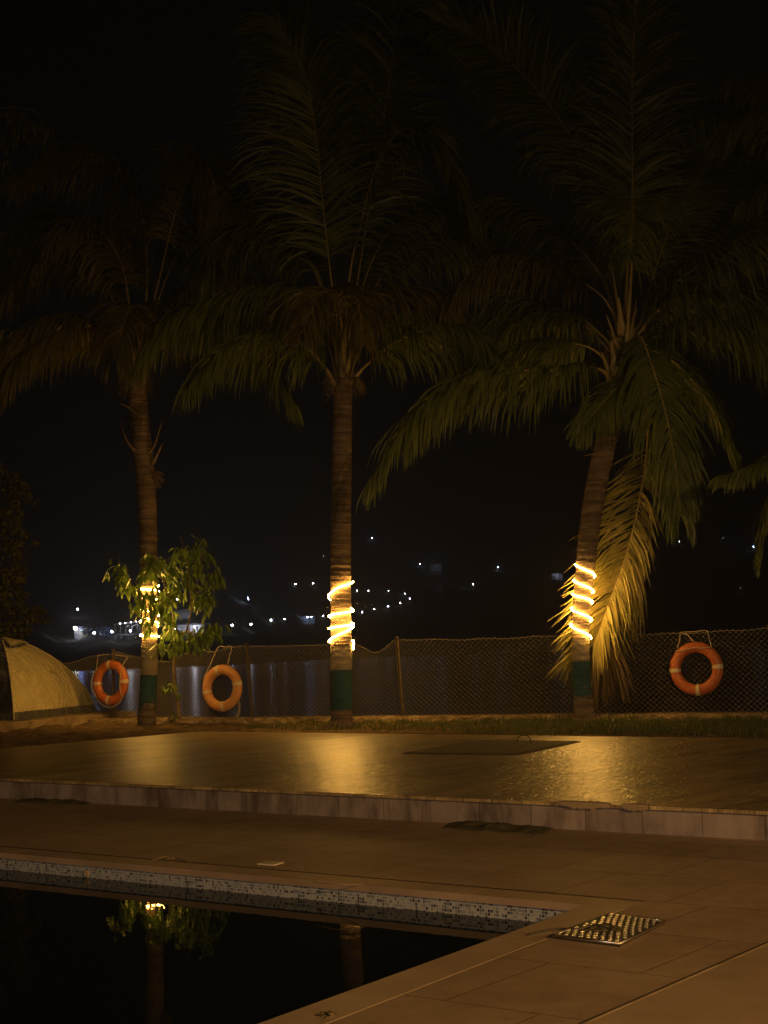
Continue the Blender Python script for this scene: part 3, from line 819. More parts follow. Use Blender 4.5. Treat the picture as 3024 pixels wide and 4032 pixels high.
F(palm1, Y1, [(298, 790, 0), (318, 600, .2), (300, 440, .4), (230, 345, .2), (140, 335, 0), (50, 375, -.1)], Lmax=.95, droop=.9, mat='frond_red', seed=6, s0=.3)
F(palm1, Y1, [(300, 790, 0), (340, 620, -.2), (385, 440, -.5), (430, 350, -.8), (462, 400, -1.1), (472, 540, -1.3)], Lmax=.95, droop=1.0, mat='frond_red', seed=7, s0=.3)
F(palm1, Y1, [(300, 790, 0), (360, 600, .4), (430, 480, .9), (520, 470, 1.4), (600, 560, 1.8)], Lmax=.9, droop=.9, seed=8, s0=.25)
F(palm1, Y1, [(292, 790, 0), (240, 640, .4), (170, 560, .8), (80, 560, 1.2), (0, 640, 1.5)], Lmax=.9, droop=.9, seed=9, mat='frond_red', s0=.25)
F(palm1, Y1, [(298, 800, 0), (300, 700, -.4), (290, 660, -1.0), (270, 690, -1.6), (250, 770, -2.0)], Lmax=.8, droop=.8, seed=10, mat='frond_red', s0=.3)

for i_, q_ in enumerate(([(300, 800, 0), (340, 720, -.5), (420, 680, -1.0), (500, 700, -1.4), (560, 780, -1.7)], [(290, 800, 0), (230, 735, -.6), (150, 715, -1.2), (60, 760, -1.6), (0, 850, -1.8)],
                     [(296, 790, 0), (270, 620, .5), (200, 500, 1.0), (100, 470, 1.4), (10, 540, 1.6)], [(304, 790, 0), (370, 660, .6), (450, 600, 1.1), (540, 620, 1.5), (600, 700, 1.8)])):
    F(palm1, Y1, q_, Lmax=.85, droop=1.0, seed=110 + i_, mat='frond_red' if i_ % 2 else 'frond', s0=.25)
# ---- palm two (middle)
Y2 = 20.75
B = Vector((ony(1345, 2862, Y2).x, Y2, -.02))
palm2 = thing('coconut_palm', B, 'straight upright coconut palm in the middle of the view with a smooth ringed trunk', 'palm tree', 'coconut palms wound with rope lights')
path2 = [B] + [ony(x, y, Y2) for x, y in ((1345, 2800), (1344, 2640), (1343, 2450), (1342, 2250), (1344, 2000), (1347, 1800), (1349, 1640), (1350, 1560), (1350, 1480))]
t2, sp2 = palm_trunk(palm2, path2, [.175, .146, .142, .140, .14, .137, .135, .132, .13, .12], 8)
wrap(palm2, sp2, ZH(2795, 1345, Y2), ZH(2638, 1345, Y2), .152, M['green_cloth'], 5, 'cloth_wrap')
wrap(palm2, sp2, ZH(2636, 1345, Y2), ZH(2545, 1345, Y2), .148, M['cream_cloth'], 6, 'cloth_wrap')
R_ = random.Random(8); g = MB()
for k in range(26):
    a = R_.uniform(-pi, 0) if k % 3 else R_.uniform(0, pi); d = Vector((cos(a), sin(a), 0))
    g.tube([B + d * .12 + Vector((0, 0, .14)), B + d * .2 + Vector((0, 0, .06)), B + d * R_.uniform(.26, .36) + Vector((0, 0, .0))], [.02, .018, .006], 6)
g.build('root_flare', M['trunk'], palm2, True)
boot(palm2, ony(1350, 1500, Y2), .105, .42, 9)
F(palm2, Y2, [(728, 845, 0), (704, 797, -.1), (655, 745, -.25), (590, 722, -.5), (500, 745, -.9), (420, 820, -1.2)], Lmax=.9, droop=1.0, seed=21, r0=.055, s0=.26)
F(palm2, Y2, [(734, 830, 0), (715, 740, .2), (680, 640, .3), (590, 628, .4), (480, 648, .4), (380, 690, .4), (310, 770, .4)], Lmax=.95, droop=1.0, seed=22, s0=.3, n=115)
F(palm2, Y2, [(752, 835, 0), (790, 790, -.1), (850, 742, -.25), (930, 710, -.5), (1010, 715, -.8), (1080, 780, -1.1)], Lmax=.85, droop=.9, seed=23, r0=.05, s0=.24)
F(palm2, Y2, [(750, 820, 0), (752, 720, .2), (780, 650, .3), (860, 635, .3), (950, 650, .3), (1040, 740, .3)], Lmax=.9, droop=1.0, seed=24, s0=.3, mat='frond_red')
F(palm2, Y2, [(742, 800, 0), (755, 600, .1), (778, 490, .2), (810, 370, .2), (868, 280, .1), (940, 320, 0), (1010, 440, -.1)], Lmax=.95, droop=.75, seed=25, s0=.4, r0=.045)
F(palm2, Y2, [(738, 800, 0), (715, 600, -.1), (697, 440, -.2), (682, 290, -.3), (655, 150, -.5), (590, 40, -.7)], Lmax=1.0, droop=.45, seed=26, s0=.25, hint=(-.2, -1, .1), n=115)
F(palm2, Y2, [(742, 800, 0), (775, 590, .4), (805, 400, .8), (835, 220, 1.1), (858, 60, 1.2), (890, -90, 1.2)], Lmax=1.0, droop=.45, seed=27, s0=.3, hint=(0, -1, .1), n=115)
F(palm2, Y2, [(738, 800, 0), (700, 640, .3), (650, 540, .6), (570, 500, .9), (480, 540, 1.2), (420, 640, 1.4)], Lmax=.95, droop=.8, seed=28, s0=.3)
F(palm2, Y2, [(742, 810, 0), (738, 700, -.5), (725, 630, -1.1), (690, 640, -1.6), (660, 710, -2.0)], Lmax=.8, droop=.9, seed=29, s0=.3, mat='frond_red', n=60)
F(palm2, Y2, [(745, 810, 0), (800, 640, .5), (880, 540, 1.0), (970, 520, 1.4), (1060, 590, 1.7)], Lmax=.95, droop=.8, seed=30, s0=.3)
F(palm2, Y2, [(742, 810, 0), (746, 700, -.35), (760, 640, -.9), (775, 660, -1.4), (785, 740, -1.7)], Lmax=.7, droop=1.0, seed=31, s0=.35, mat='frond_red', n=55)
# short dry leaflets hanging at the right of the leaf bases
frond(palm2, [ony(1390, 1480, Y2 - .1), ony(1410, 1490, Y2 - .15), ony(1425, 1530, Y2 - .2)], Lmax=.24, n=26, droop=1.6, mat='frond_dry', s0=.1, seed=33, r0=.012, wid=.02)

for i_, q_ in enumerate(([(738, 820, 0), (700, 730, .5), (620, 680, .9), (520, 700, 1.3), (440, 790, 1.5)], [(748, 820, 0), (800, 720, .5), (880, 675, .9), (970, 710, 1.2), (1040, 800, 1.4)],
                     [(744, 810, 0), (790, 600, .6), (860, 480, 1.1), (960, 440, 1.5), (1050, 520, 1.8)], [(738, 810, 0), (690, 600, .6), (610, 470, 1.1), (520, 430, 1.5), (430, 500, 1.8)])):
    F(palm2, Y2, q_, Lmax=.85, droop=.95, seed=120 + i_, s0=.27)
# ---- palm three (right, leaning)
Y3 = 20.0
B = Vector((ony(2302, 2853, Y3).x, Y3, -.02))
palm3 = thing('coconut_palm', B, 'coconut palm leaning to the right with a low frond hanging down behind its trunk', 'palm tree', 'coconut palms wound with rope lights')
path3 = [B] + [ony(x, y, Y3) for x, y in ((2300, 2800), (2291, 2680), (2285, 2540), (2290, 2400), (2301, 2270), (2332, 2005), (2372, 1800), (2412, 1650), (2442, 1500), (2458, 1400))]
t3, sp3 = palm_trunk(palm3, path3, [.165, .138, .118, .112, .118, .125, .138, .142, .145, .14, .12], 13)
wrap(palm3, sp3, ZH(2755, 2296, Y3), ZH(2604, 2290, Y3), .125, M['green_cloth'], 8, 'cloth_wrap')
wrap(palm3, sp3, ZH(2602, 2290, Y3), ZH(2520, 2287, Y3), .118, M['cream_cloth'], 9, 'cloth_wrap')
R_ = random.Random(9); g = MB()
for k in range(22):
    a = R_.uniform(-pi, 0.3); d = Vector((cos(a), sin(a), 0))
    g.tube([B + d * .12 + Vector((0, 0, .12)), B + d * .17 + Vector((0, 0, .05)), B + d * R_.uniform(.22, .3) + Vector((0, 0, .0))], [.018, .016, .006], 6)
g.build('root_flare', M['trunk'], palm3, True)
boot(palm3, ony(2458, 1390, Y3), .12, .55, 14)
boot(palm3, ony(2430, 1540, Y3), .12, .4, 15)
F(palm3, Y3, [(1318, 815, 0), (1295, 798, -.1), (1250, 790, -.25), (1180, 800, -.4), (1080, 800, -.6), (980, 830, -.8), (890, 900, -1.0), (815, 1020, -1.1)], Lmax=.95, droop=.95, seed=41, r0=.042, s0=.22, n=125)
F(palm3, Y3, [(1322, 800, 0), (1290, 760, .1), (1240, 742, .2), (1170, 748, .3), (1080, 770, .3), (980, 830, .2), (905, 930, .1)], Lmax=.95, droop=1.0, seed=42, r0=.045, s0=.26, n=115)
F(palm3, Y3, [(1330, 760, 0), (1290, 715, .2), (1230, 680, .5), (1130, 690, .9), (1040, 760, 1.2), (990, 860, 1.4)], Lmax=.85, droop=1.0, seed=43, s0=.28)
F(palm3, Y3, [(1345, 720, 0), (1300, 640, .2), (1215, 590, .3), (1110, 564, .3), (1035, 590, .2), (970, 660, .1)], Lmax=.8, droop=.9, seed=44, s0=.28, mat='frond_red')
F(palm3, Y3, [(1350, 740, 0), (1353, 620, 0), (1360, 500, 0), (1366, 400, 0), (1365, 200, 0), (1372, 20, -.1), (1382, -150, -.2)], Lmax=1.15, droop=.30, seed=45, s0=.30, r0=.06, hint=(0, -1, 0), n=125)
F(palm3, Y3, [(1345, 740, 0), (1310, 520, .3), (1246, 323, .5), (1150, 185, .6), (1040, 90, .6), (930, 40, .5)], Lmax=1.2, droop=.35, seed=46, s0=.3, hint=(0, -1, .3), n=125)
F(palm3, Y3, [(1352, 760, 0), (1362, 620, -.4), (1368, 480, -1.0), (1368, 428, -1.7), (1366, 470, -2.5), (1362, 560, -3.1)], Lmax=1.25, droop=.75, seed=47, s0=.4, n=60)
F(palm3, Y3, [(1375, 740, 0), (1410, 600, .3), (1464, 455, .5), (1550, 335, .6), (1650, 230, .6)], Lmax=1.0, droop=.6, seed=48, s0=.25, hint=(-.2, -1, .4))
F(palm3, Y3, [(1375, 760, 0), (1410, 670, -.2), (1462, 609, -.4), (1560, 540, -.6), (1659, 482, -.8), (1780, 460, -1)], Lmax=.95, droop=.8, seed=49, s0=.25)
F(palm3, Y3, [(1368, 755, 0), (1388, 712, -.1), (1425, 668, -.25), (1490, 638, -.5), (1570, 645, -.8), (1650, 700, -1.1), (1720, 800, -1.3)], Lmax=.95, droop=1.0, seed=50, s0=.26, r0=.055, n=115)
F(palm3, Y3, [(1372, 770, 0), (1420, 760, .2), (1475, 800, .4), (1530, 870, .5), (1575, 960, .5), (1592, 1010, .5)], Lmax=.62, droop=.8, seed=51, s0=.15, r0=.03)
F(palm3, Y3, [(1368, 745, 0), (1385, 730, -.35), (1412, 800, -.6), (1440, 900, -.75), (1460, 1010, -.8), (1470, 1110, -.8)], Lmax=.78, droop=.75, seed=52, s0=.12, r0=.028, hint=(-.1, -1, .4), n=95)
F(palm3, Y3, [(1350, 800, 0), (1345, 820, -.3), (1320, 850, -.5), (1285, 890, -.6), (1255, 925, -.6)], Lmax=.7, droop=.8, seed=53, s0=.1, r0=.025, hint=(-.3, -1, .4), n=60)
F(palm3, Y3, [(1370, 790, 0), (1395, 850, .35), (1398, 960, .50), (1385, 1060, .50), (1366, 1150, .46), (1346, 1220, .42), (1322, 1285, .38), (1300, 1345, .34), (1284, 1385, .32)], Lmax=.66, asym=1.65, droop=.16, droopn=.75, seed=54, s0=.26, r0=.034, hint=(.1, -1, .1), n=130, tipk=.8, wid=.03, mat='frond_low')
# dead part of the low frond: a dry brush hanging to the ground
Rd = random.Random(77)
def dry_brush(src, dst, n, mat, wid, name='dry_leaflets'):
    g = MB()
    for k in range(n):
        a = Rd.random(); f = min(1, max(0, a + Rd.uniform(-.2, .2)))
        p0 = ony(src[0][0] + (src[1][0] - src[0][0]) * a, src[0][1] + (src[1][1] - src[0][1]) * a, Y3 + Rd.uniform(.36, .5))
        p2 = ony(dst[0][0] + (dst[1][0] - dst[0][0]) * f + Rd.uniform(-20, 20), dst[0][1] + (dst[1][1] - dst[0][1]) * f - abs(Rd.gauss(0, 45)), Y3 + Rd.uniform(.3, .75))
        p1 = p0.lerp(p2, .5) + Vector((Rd.uniform(.0, .05), Rd.uniform(-.06, .03), Rd.uniform(0, .07)))
        pl = spline([p0, p1, p2], 7); t = Rd.uniform(-.8, .8); wv = [Vector((cos(t + i * .15), sin(t + i * .15), 0)) for i in range(7)]
        w = wid * Rd.uniform(.7, 1.2); g.ribbon(pl, wv, [w * .5, w, w, w * .85, w * .6, w * .35, .002], 0)
    return g.build(name, M[mat], palm3)
dry_brush([(2335, 2500), (2400, 2530)], [(2330, 2810), (2500, 2770)], 120, 'frond_dry', .02)
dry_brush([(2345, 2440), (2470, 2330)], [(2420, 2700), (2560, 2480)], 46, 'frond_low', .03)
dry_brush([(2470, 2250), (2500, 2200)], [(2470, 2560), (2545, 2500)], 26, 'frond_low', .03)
dry_brush([(2335, 2530), (2360, 2540)], [(2290, 2800), (2350, 2800)], 30, 'frond_dry', .018)
stub(palm3, ony(2375, 1770, Y3 - .1), ony(2345, 1785, Y3 - .16), ony(2300, 1795, Y3 - .2), .035)
for i_, q_ in enumerate(([(1372, 760, 0), (1430, 690, .4), (1520, 640, .8), (1620, 660, 1.0), (1700, 760, 1.2)], [(1370, 760, 0), (1440, 715, -.6), (1540, 695, -1.1), (1630, 740, -1.4), (1690, 830, -1.5)],
                     [(1330, 770, 0), (1260, 700, .6), (1160, 655, 1.0), (1060, 690, 1.3), (980, 780, 1.5)], [(1345, 740, 0), (1300, 600, .7), (1210, 500, 1.2), (1110, 450, 1.6), (1010, 480, 1.8)],
                     [(1365, 740, 0), (1430, 590, .8), (1520, 500, 1.3), (1620, 490, 1.7), (1710, 560, 2)])):
    F(palm3, Y3, q_, Lmax=.9, droop=.9, seed=130 + i_, s0=.25)
# ---- palm four: trunk stands just outside the frame on the right
Y4 = 18.6
B = Vector((3.35 + 2.5, Y4, 0))
palm4 = thing('coconut_palm', B, 'coconut palm outside the right edge, only its frond tips reach into view', 'palm tree')
c4 = Vector((B.x + .2, Y4, 4.1))
palm_trunk(palm4, [B, B + Vector((.05, 0, 1.5)), B + Vector((.12, 0, 3)), c4], [.17, .14, .14, .13], 20, 180)
boot(palm4, c4, .12, .4, 21)
def F4(seq, **kw): return frond(palm4, [c4] + [ov(x, y, Y4 + dy) for x, y, dy in seq], **kw)
F4([(1800, 900, -.3), (1720, 950, -.4), (1640, 1000, -.5), (1560, 1030, -.5)], Lmax=.6, droop=.8, seed=61)
F4([(1780, 950, 0), (1700, 1030, 0), (1655, 1120, 0), (1640, 1210, 0)], Lmax=.5, droop=.8, seed=62)
F4([(1820, 480, -.3), (1740, 300, -.4), (1650, 250, -.5), (1560, 290, -.5)], Lmax=.9, droop=.8, seed=63)
F4([(1800, 380, .3), (1750, 250, .4), (1690, 190, .5), (1600, 180, .5)], Lmax=.9, droop=.7, seed=64, mat='frond_red')
F4([(1850, 600, .3), (1780, 450, .4), (1700, 400, .5), (1620, 430, .5)], Lmax=.9, droop=.8, seed=65)
F4([(1950, 600, .2), (2050, 620, .2), (2150, 800, .2)], Lmax=.9, droop=.8, seed=66)

# ================================================================== ROPE LIGHTS
def rope_light(name_label, sp, Y, stops, r, rt=.0082):
    """stops: (x, y, theta) photo pixel height and angle round the trunk; theta 0 = right, pi = left, front = -pi/2"""
    pts = []
    for (a, b_) in zip(stops, stops[1:]):
        n = 16
        for i in range(n):
            f = i / n; th = a[2] + (b_[2] - a[2]) * f; ff = f
            x = a[0] + (b_[0] - a[0]) * .5; z = ony(x, a[1] + (b_[1] - a[1]) * ff, Y).z
            c = sp_at_z(sp, z); pts.append(Vector((c.x + cos(th) * r, c.y + sin(th) * r, z)))
    c = sp_at_z(sp, ony(stops[-1][0], stops[-1][1], Y).z); th = stops[-1][2]
    pts.append(Vector((c.x + cos(th) * r, c.y + sin(th) * r, c.z)))
    o = MB(); o.tube(pts, rt, 6)
    ob = o.build('rope_light', M['rope_light'], None, True, origin=pts[0])
    return tag(ob, name_label, 'rope light', 'glowing rope lights wound on the palm trunks')
# palm two: front passes climb from left to right
def helix_up(seq, start=0.0):
    """seq of (side, y): alternates; returns stops with growing angle. front pass = left(pi) -> right(2pi)"""
    out = []; th = start
    return out
s2 = [(1380, 2558, 0.0 - .15), (1380, 2524, .1), (1300, 2527, pi), (1384, 2466, 2 * pi), (1295, 2475, 3 * pi), (1384, 2459, 4 * pi), (1298, 2425, 5 * pi), (1384, 2407, 6 * pi), (1298, 2350, 7 * pi), (1340, 2312, 7.5 * pi), (1384, 2290, 8 * pi)]
rope_light('glowing rope light wound on the straight middle palm, its lower end hanging down', sp2, Y2, s2, .172)
s3 = [(2267, 2221, pi), (2341, 2273, 2 * pi), (2258, 2283, 3 * pi), (2332, 2334, 4 * pi), (2254, 2337, 5 * pi), (2324, 2374, 6 * pi), (2251, 2395, 7 * pi), (2322, 2445, 8 * pi), (2247, 2459, 9 * pi), (2318, 2516, 10 * pi)]
rope_light('glowing rope light wound in five even turns on the leaning right palm', sp3, Y3, s3, .142)
s1 = [(623, 2306, .3), (550, 2318, pi), (623, 2328, 2 * pi), (552, 2341, 3 * pi), (620, 2367, 4 * pi), (552, 2395, 5 * pi), (620, 2420, 6 * pi), (552, 2449, 7 * pi), (588, 2437, 7.5 * pi), (623, 2458, 8 * pi), (552, 2501, 9 * pi), (623, 2507, 10 * pi)]
rope_light('glowing rope light wound on the left palm, partly hidden behind leaves', sp1, Y1, s1, .146)

# ================================================================== BROADLEAF TREES
def leaf(g, p, d, nrm, L, W, mi=0, curl=.25):
    d = d.normalized(); s = d.cross(nrm)
    if s.length < .05: s = d.orthogonal()
    s.normalize(); up = s.cross(d)
    prof = [(0, .08), (.18, .62), (.42, 1), (.68, .82), (.88, .4), (1, .02)]
    vs = []
    for t, w in prof:
        c = p + d * (L * t) - up * (curl * L * t * t)
        vs += [c - s * (W * w / 2) + up * (.12 * W * w), c, c + s * (W * w / 2) + up * (.12 * W * w)]
    fs = []
    for i in range(len(prof) - 1):
        a = i * 3; fs += [(a, a + 1, a + 4, a + 3), (a + 1, a + 2, a + 5, a + 4)]
    g.add(vs, fs, mi)
def leaf_cluster(g, c, R, n, L=.16, W=.042, droop=1.0, rad=.10):
    for k in range(n):
        o = Vector((R.gauss(0, 1), R.gauss(0, 1), R.gauss(0, 1))) * rad * .6
        a = R.uniform(0, 2 * pi); d = Vector((cos(a) * .75, sin(a) * .75, -droop * R.uniform(.25, 1.5)))
        leaf(g, c + o, d, Vector((R.uniform(-.3, .3), R.uniform(-.3, .3), 1)), L * R.uniform(.6, 1.15), W * R.uniform(.75, 1.15), 0, R.uniform(.05, .35))
def mz(X, Y_, dep): return ony(200 + X * .452, 2100 + Y_ * .452, dep)
Rm = random.Random(44)
TB = ony(704, 2831, 23.55); TB.z = .02
tree = thing('young_tree', TB, 'young broadleaf tree with long drooping green leaves lit by the left palm rope light', 'tree')
g = MB(); zc = 22.65
g.tube(spline([TB, mz(1110, 1500, 23.55), mz(1090, 1400, 23.5), mz(1075, 1200, 23.4), mz(1085, 1000, 23.3), mz(1120, 900, 23.2), mz(1180, 850, 23.1)], 30), [.034 - .0006 * i for i in range(30)], 8)
tr = g.build('trunk', M['twig'], tree, True)
br = [[(1180, 850, 22.9), (1220, 700, 22.6), (1215, 550, 22.5), (1200, 400, 22.6), (1190, 250, 22.8), (1160, 120, 22.8), (1125, 20, 22.8)],
      [(1205, 740, 23.0), (1240, 640, 22.95), (1262, 520, 22.9), (1290, 350, 22.9), (1320, 180, 22.9), (1330, 80, 22.9)],
      [(1180, 850, 23.1), (1290, 880, 23.0), (1380, 840, 22.95), (1450, 770, 22.9)],
      [(1120, 900, 23.2), (1080, 780, 23.0), (1040, 600, 22.75), (980, 420, 22.6), (900, 260, 22.5), (830, 180, 22.5)],
      [(1040, 600, 22.75), (900, 590, 22.6), (780, 540, 22.6), (680, 400, 22.7), (600, 290, 22.75), (590, 180, 22.8)],
      [(1262, 520, 22.9), (1330, 480, 22.9), (1400, 380, 22.9), (1450, 300, 22.9)],
      [(1120, 900, 23.2), (1050, 950, 23.1), (1010, 1000, 23.0), (970, 1000, 23)],
      [(1080, 780, 23.0), (960, 740, 22.7), (880, 700, 22.6), (840, 720, 22.6)]]
for b_ in br:
    g = MB(); pts = spline([mz(*q) for q in b_], 22); g.tube(pts, [.013 - .00045 * i for i in range(22)], 6)
    g.build('branch', M['twig'], tree, True)
cl = [(530, 310, 22.7), (570, 280, 22.7), (610, 300, 22.8), (600, 370, 22.7), (650, 420, 22.7), (660, 470, 22.7), (620, 430, 22.7), (640, 330, 22.7), (690, 470, 22.7),
      (830, 200, 22.5), (870, 220, 22.5), (840, 290, 22.5), (900, 250, 22.5), (940, 240, 22.55), (980, 250, 22.6), (860, 330, 22.5), (920, 300, 22.5), (820, 360, 22.5),
      (1070, 200, 22.8), (1110, 160, 22.8), (1160, 110, 22.8), (1220, 110, 22.8), (1270, 100, 22.9), (1330, 110, 22.9), (1370, 160, 22.9), (1200, 200, 22.8), (1140, 240, 22.8), (1090, 290, 22.8),
      (1050, 330, 22.8), (1040, 400, 22.8), (1010, 330, 22.7), (1060, 480, 22.8), (1060, 550, 22.8), (1020, 530, 22.7), (990, 580, 22.7), (1250, 190, 22.9), (1260, 280, 22.9), (1300, 250, 22.9), (1290, 330, 22.9), (1210, 320, 22.9), (1220, 400, 22.9),
      (1180, 430, 22.8), (1240, 470, 22.9), (1170, 340, 22.8), (1340, 210, 22.9), (1100, 420, 22.8), (1130, 480, 22.8),
      (1390, 340, 22.9), (1440, 340, 22.9), (1450, 400, 22.9), (1400, 420, 22.9), (1340, 470, 22.9), (1370, 540, 22.9), (1320, 560, 22.9), (1310, 620, 22.9), (1290, 560, 22.9), (1380, 600, 22.9),
      (910, 520, 22.45), (750, 490, 22.6), (770, 560, 22.6), (820, 520, 22.6), (740, 650, 22.6), (810, 650, 22.55), (870, 610, 22.55), (860, 680, 22.55), (960, 600, 22.65), (970, 660, 22.65), (900, 640, 22.55), (890, 560, 22.6),
      (850, 810, 22.55), (870, 760, 22.55), (1000, 700, 22.8), (1020, 800, 23.0), (1010, 900, 23.0), (1060, 860, 23.0), (1080, 780, 23.0), (1050, 700, 23), (1060, 950, 23.0), (1100, 960, 23.0),
      (1170, 890, 23.1), (1210, 870, 23.0), (1250, 900, 23.0), (1290, 880, 23.0), (1330, 860, 23.0), (1370, 850, 22.95), (1410, 820, 22.9), (1440, 790, 22.9), (1300, 960, 23.0), (1340, 930, 23), (1230, 950, 23.0), (1180, 960, 23.0), (1390, 890, 22.95), (1450, 850, 22.9),
      (985, 1005, 22.9), (1015, 1015, 22.9), (1105, 1000, 23)]
g = MB()
for (X, Y_, dep) in cl: leaf_cluster(g, mz(X, Y_, dep + Rm.uniform(-.12, .12)), Rm, Rm.randint(8, 11), L=.19, W=.055, rad=.085)
for (X, Y_) in ((1070, 1560), (1085, 1610), (1110, 1400)): leaf_cluster(g, mz(X, Y_, 23.4), Rm, 5, L=.09, W=.035, rad=.04)
g.build('foliage', M['broad'], tree, False)
SB = mz(1040, 1615, 23.35); SB.z = .02
sd = thing('tree_seedling', SB, 'small leafy seedling on a thin stem between the left palm and the young tree', 'plant')
g = MB(); g.tube(spline([SB, mz(1038, 1500, 23.35), mz(1040, 1400, 23.3), mz(1045, 1330, 23.3)], 12), .008, 6); g.build('stem', M['twig'], sd, True)
g = MB()
for (X, Y_) in ((1030, 1310), (1055, 1320), (1000, 1340), (1040, 1350), (975, 1360)): leaf_cluster(g, mz(X, Y_, 23.3), Rm, 8, L=.12, W=.036, rad=.05, droop=.7)
leaf_cluster(g, mz(1035, 1500, 23.35), Rm, 4, L=.07, W=.03, rad=.02)
leaf_cluster(g, mz(1060, 1570, 23.3), Rm, 14, L=.10, W=.035, rad=.06)
g.build('foliage', M['broad'], sd)

# broad tree at the left edge, behind the tent
EB = [(1790, -20), (1841, 22), (1881, 105), (1920, 120), (1949, 155), (1985, 145), (2007, 90), (2076, 94), (2130, 148), (2159, 141), (2177, 90), (2238, 108), (2285, 105), (2322, 83), (2365, 148), (2408, 193), (2434, 188), (2470, 159), (2488, 112), (2530, 90), (2600, 60), (2640, 20)]
YT = 29.0
TBt = Vector((ony(-330, 2800, YT).x, YT, -.5))
bt = thing('broadleaf_tree', TBt, 'dim bushy tree with rounded leaves at the left edge behind the tent', 'tree')
g = MB(); g.tube(spline([TBt, TBt + Vector((.1, 0, 1.5)), TBt + Vector((.4, .1, 3.0)), TBt + Vector((.5, 0, 4.6))], 20), [.16 - .006 * i for i in range(20)], 10)
for k in range(14):
    z = .8 + k * .28; g.tube(spline([TBt + Vector((.2, 0, z)), TBt + Vector((.8, -.1, z + .5)), TBt + Vector((1.5, -.1, z + .6))], 8), [.04 - .004 * i for i in range(8)], 6)
g.build('trunk', M['twig'], bt, True)
Rt = random.Random(3); g = MB()
for k in range(5200):
    y = Rt.uniform(1790, 2640); e = interp([(a, b_) for a, b_ in EB], y)
    x = e - abs(Rt.gauss(0, 1)) * 120 - Rt.uniform(0, 20) if Rt.random() < .6 else Rt.uniform(-520, e)
    if fbm(x / 60, y / 60, 1.5, 2) < -.28: continue
    p = ony(x, y, YT + Rt.uniform(-.9, .9)); a = Rt.uniform(0, 2 * pi)
    leaf(g, p, Vector((cos(a), sin(a), Rt.uniform(-1.1, .4))), Vector((Rt.uniform(-.6, .6), -.6, 1)), Rt.uniform(.08, .14), Rt.uniform(.05, .085), 0, .15)
g.build('crown', M['broad_dim'], bt)
# leafy branch of a taller tree, upper left corner
YB = 24.0; B = Vector((ony(-420, 2800, YB).x, YB, 0))
tt = thing('tall_tree', B, 'tall dark tree beyond the upper left corner, a few leafy twigs in view', 'tree')
g = MB(); g.tube(spline([B, B + Vector((.1, 0, 4)), ov(-160, 560, YB), ov(-100, 300, YB), ov(-40, 240, YB)], 30), [.14 - .0035 * i for i in range(30)], 8)
g.tube(spline([ov(-100, 300, YB), ov(-20, 240, YB), ov(60, 235, YB), ov(100, 262, YB)], 14), [.03 - .0018 * i for i in range(14)], 6)
g.build('trunk', M['twig'], tt, True); g = MB()
for k in range(70):
    x = Rt.uniform(-120, 118); y = 232 + (x + 120) * .12 + Rt.uniform(-12, 55)
    leaf_cluster(g, ov(x, y, YB + Rt.uniform(-.4, .4)), Rt, 5, L=.17, W=.05, rad=.1)
for k in range(50):
    leaf_cluster(g, ov(Rt.uniform(-120, 20), Rt.uniform(320, 740), YB + Rt.uniform(-.4, .4)), Rt, 5, L=.17, W=.05, rad=.12)
g.build('crown', M['broad_dim'], tt)

# ================================================================== GRASS
Rg = random.Random(12); g = MB()
for k in range(90000):
    x = Rg.uniform(-4.4, 7.5); b_ = Rg.random()
    y = Rg.uniform(13.5, 24.5)
    a_, bb = to_ab(Vector((x, y, 0)))
    dist_f = (fence_Y(x) - y) * .9
    if bb < B_FAR + (.16 if x > 2.0 else .42 if x < 0.9 else .02) or dist_f < .52 or a_ < A_L + .3: continue
    dens = .95 if x > .9 else .55
    if x < -2.7: dens = .12
    if Rg.random() > dens + .6 * fbm(x * 1.6, y * 1.6, 2): continue
    z = ground_z(x, y) - .005; h = Rg.uniform(.03, .085) * (1.25 if x > 2 else 1) * (1 + .6 * fbm(x * 2, y * 2, 8))
    a = Rg.uniform(0, 2 * pi); ln = Rg.uniform(.2, .9) * h; w = Rg.uniform(.003, .006)
    s = Vector((cos(a + 1.4), sin(a + 1.4), 0)) * w; p = Vector((x, y, z)); q = p + Vector((cos(a) * ln * .4, sin(a) * ln * .4, h * .65)); t = p + Vector((cos(a) * ln, sin(a) * ln, h))
    g.add([p - s, p + s, q + s * .7, q - s * .7, t], [(0, 1, 2, 3), (3, 2, 4)])
go_ = g.build('grass', M['grass']); tag(go_, 'short patchy grass growing between the terrace and the low wall', 'grass', kind='stuff')
# soil clods and pebbles
g = MB()
for k in range(900):
    x = Rg.uniform(-9, 7); y = Rg.uniform(13, 26); a_, bb = to_ab(Vector((x, y, 0)))
    if not (bb > B_FAR + .05 or a_ < A_L - .05) or fence_Y(x) - y < .3: continue
    r = Rg.uniform(.006, .022); g.sphere((x, y, ground_z(x, y) + r * .2), r, 6, 4, 0, (1.3, 1, .7))
tag(g.build('pebbles', M['rock']), 'scattered pebbles and clods on the bare soil beside the terrace', 'pebbles', kind='stuff')

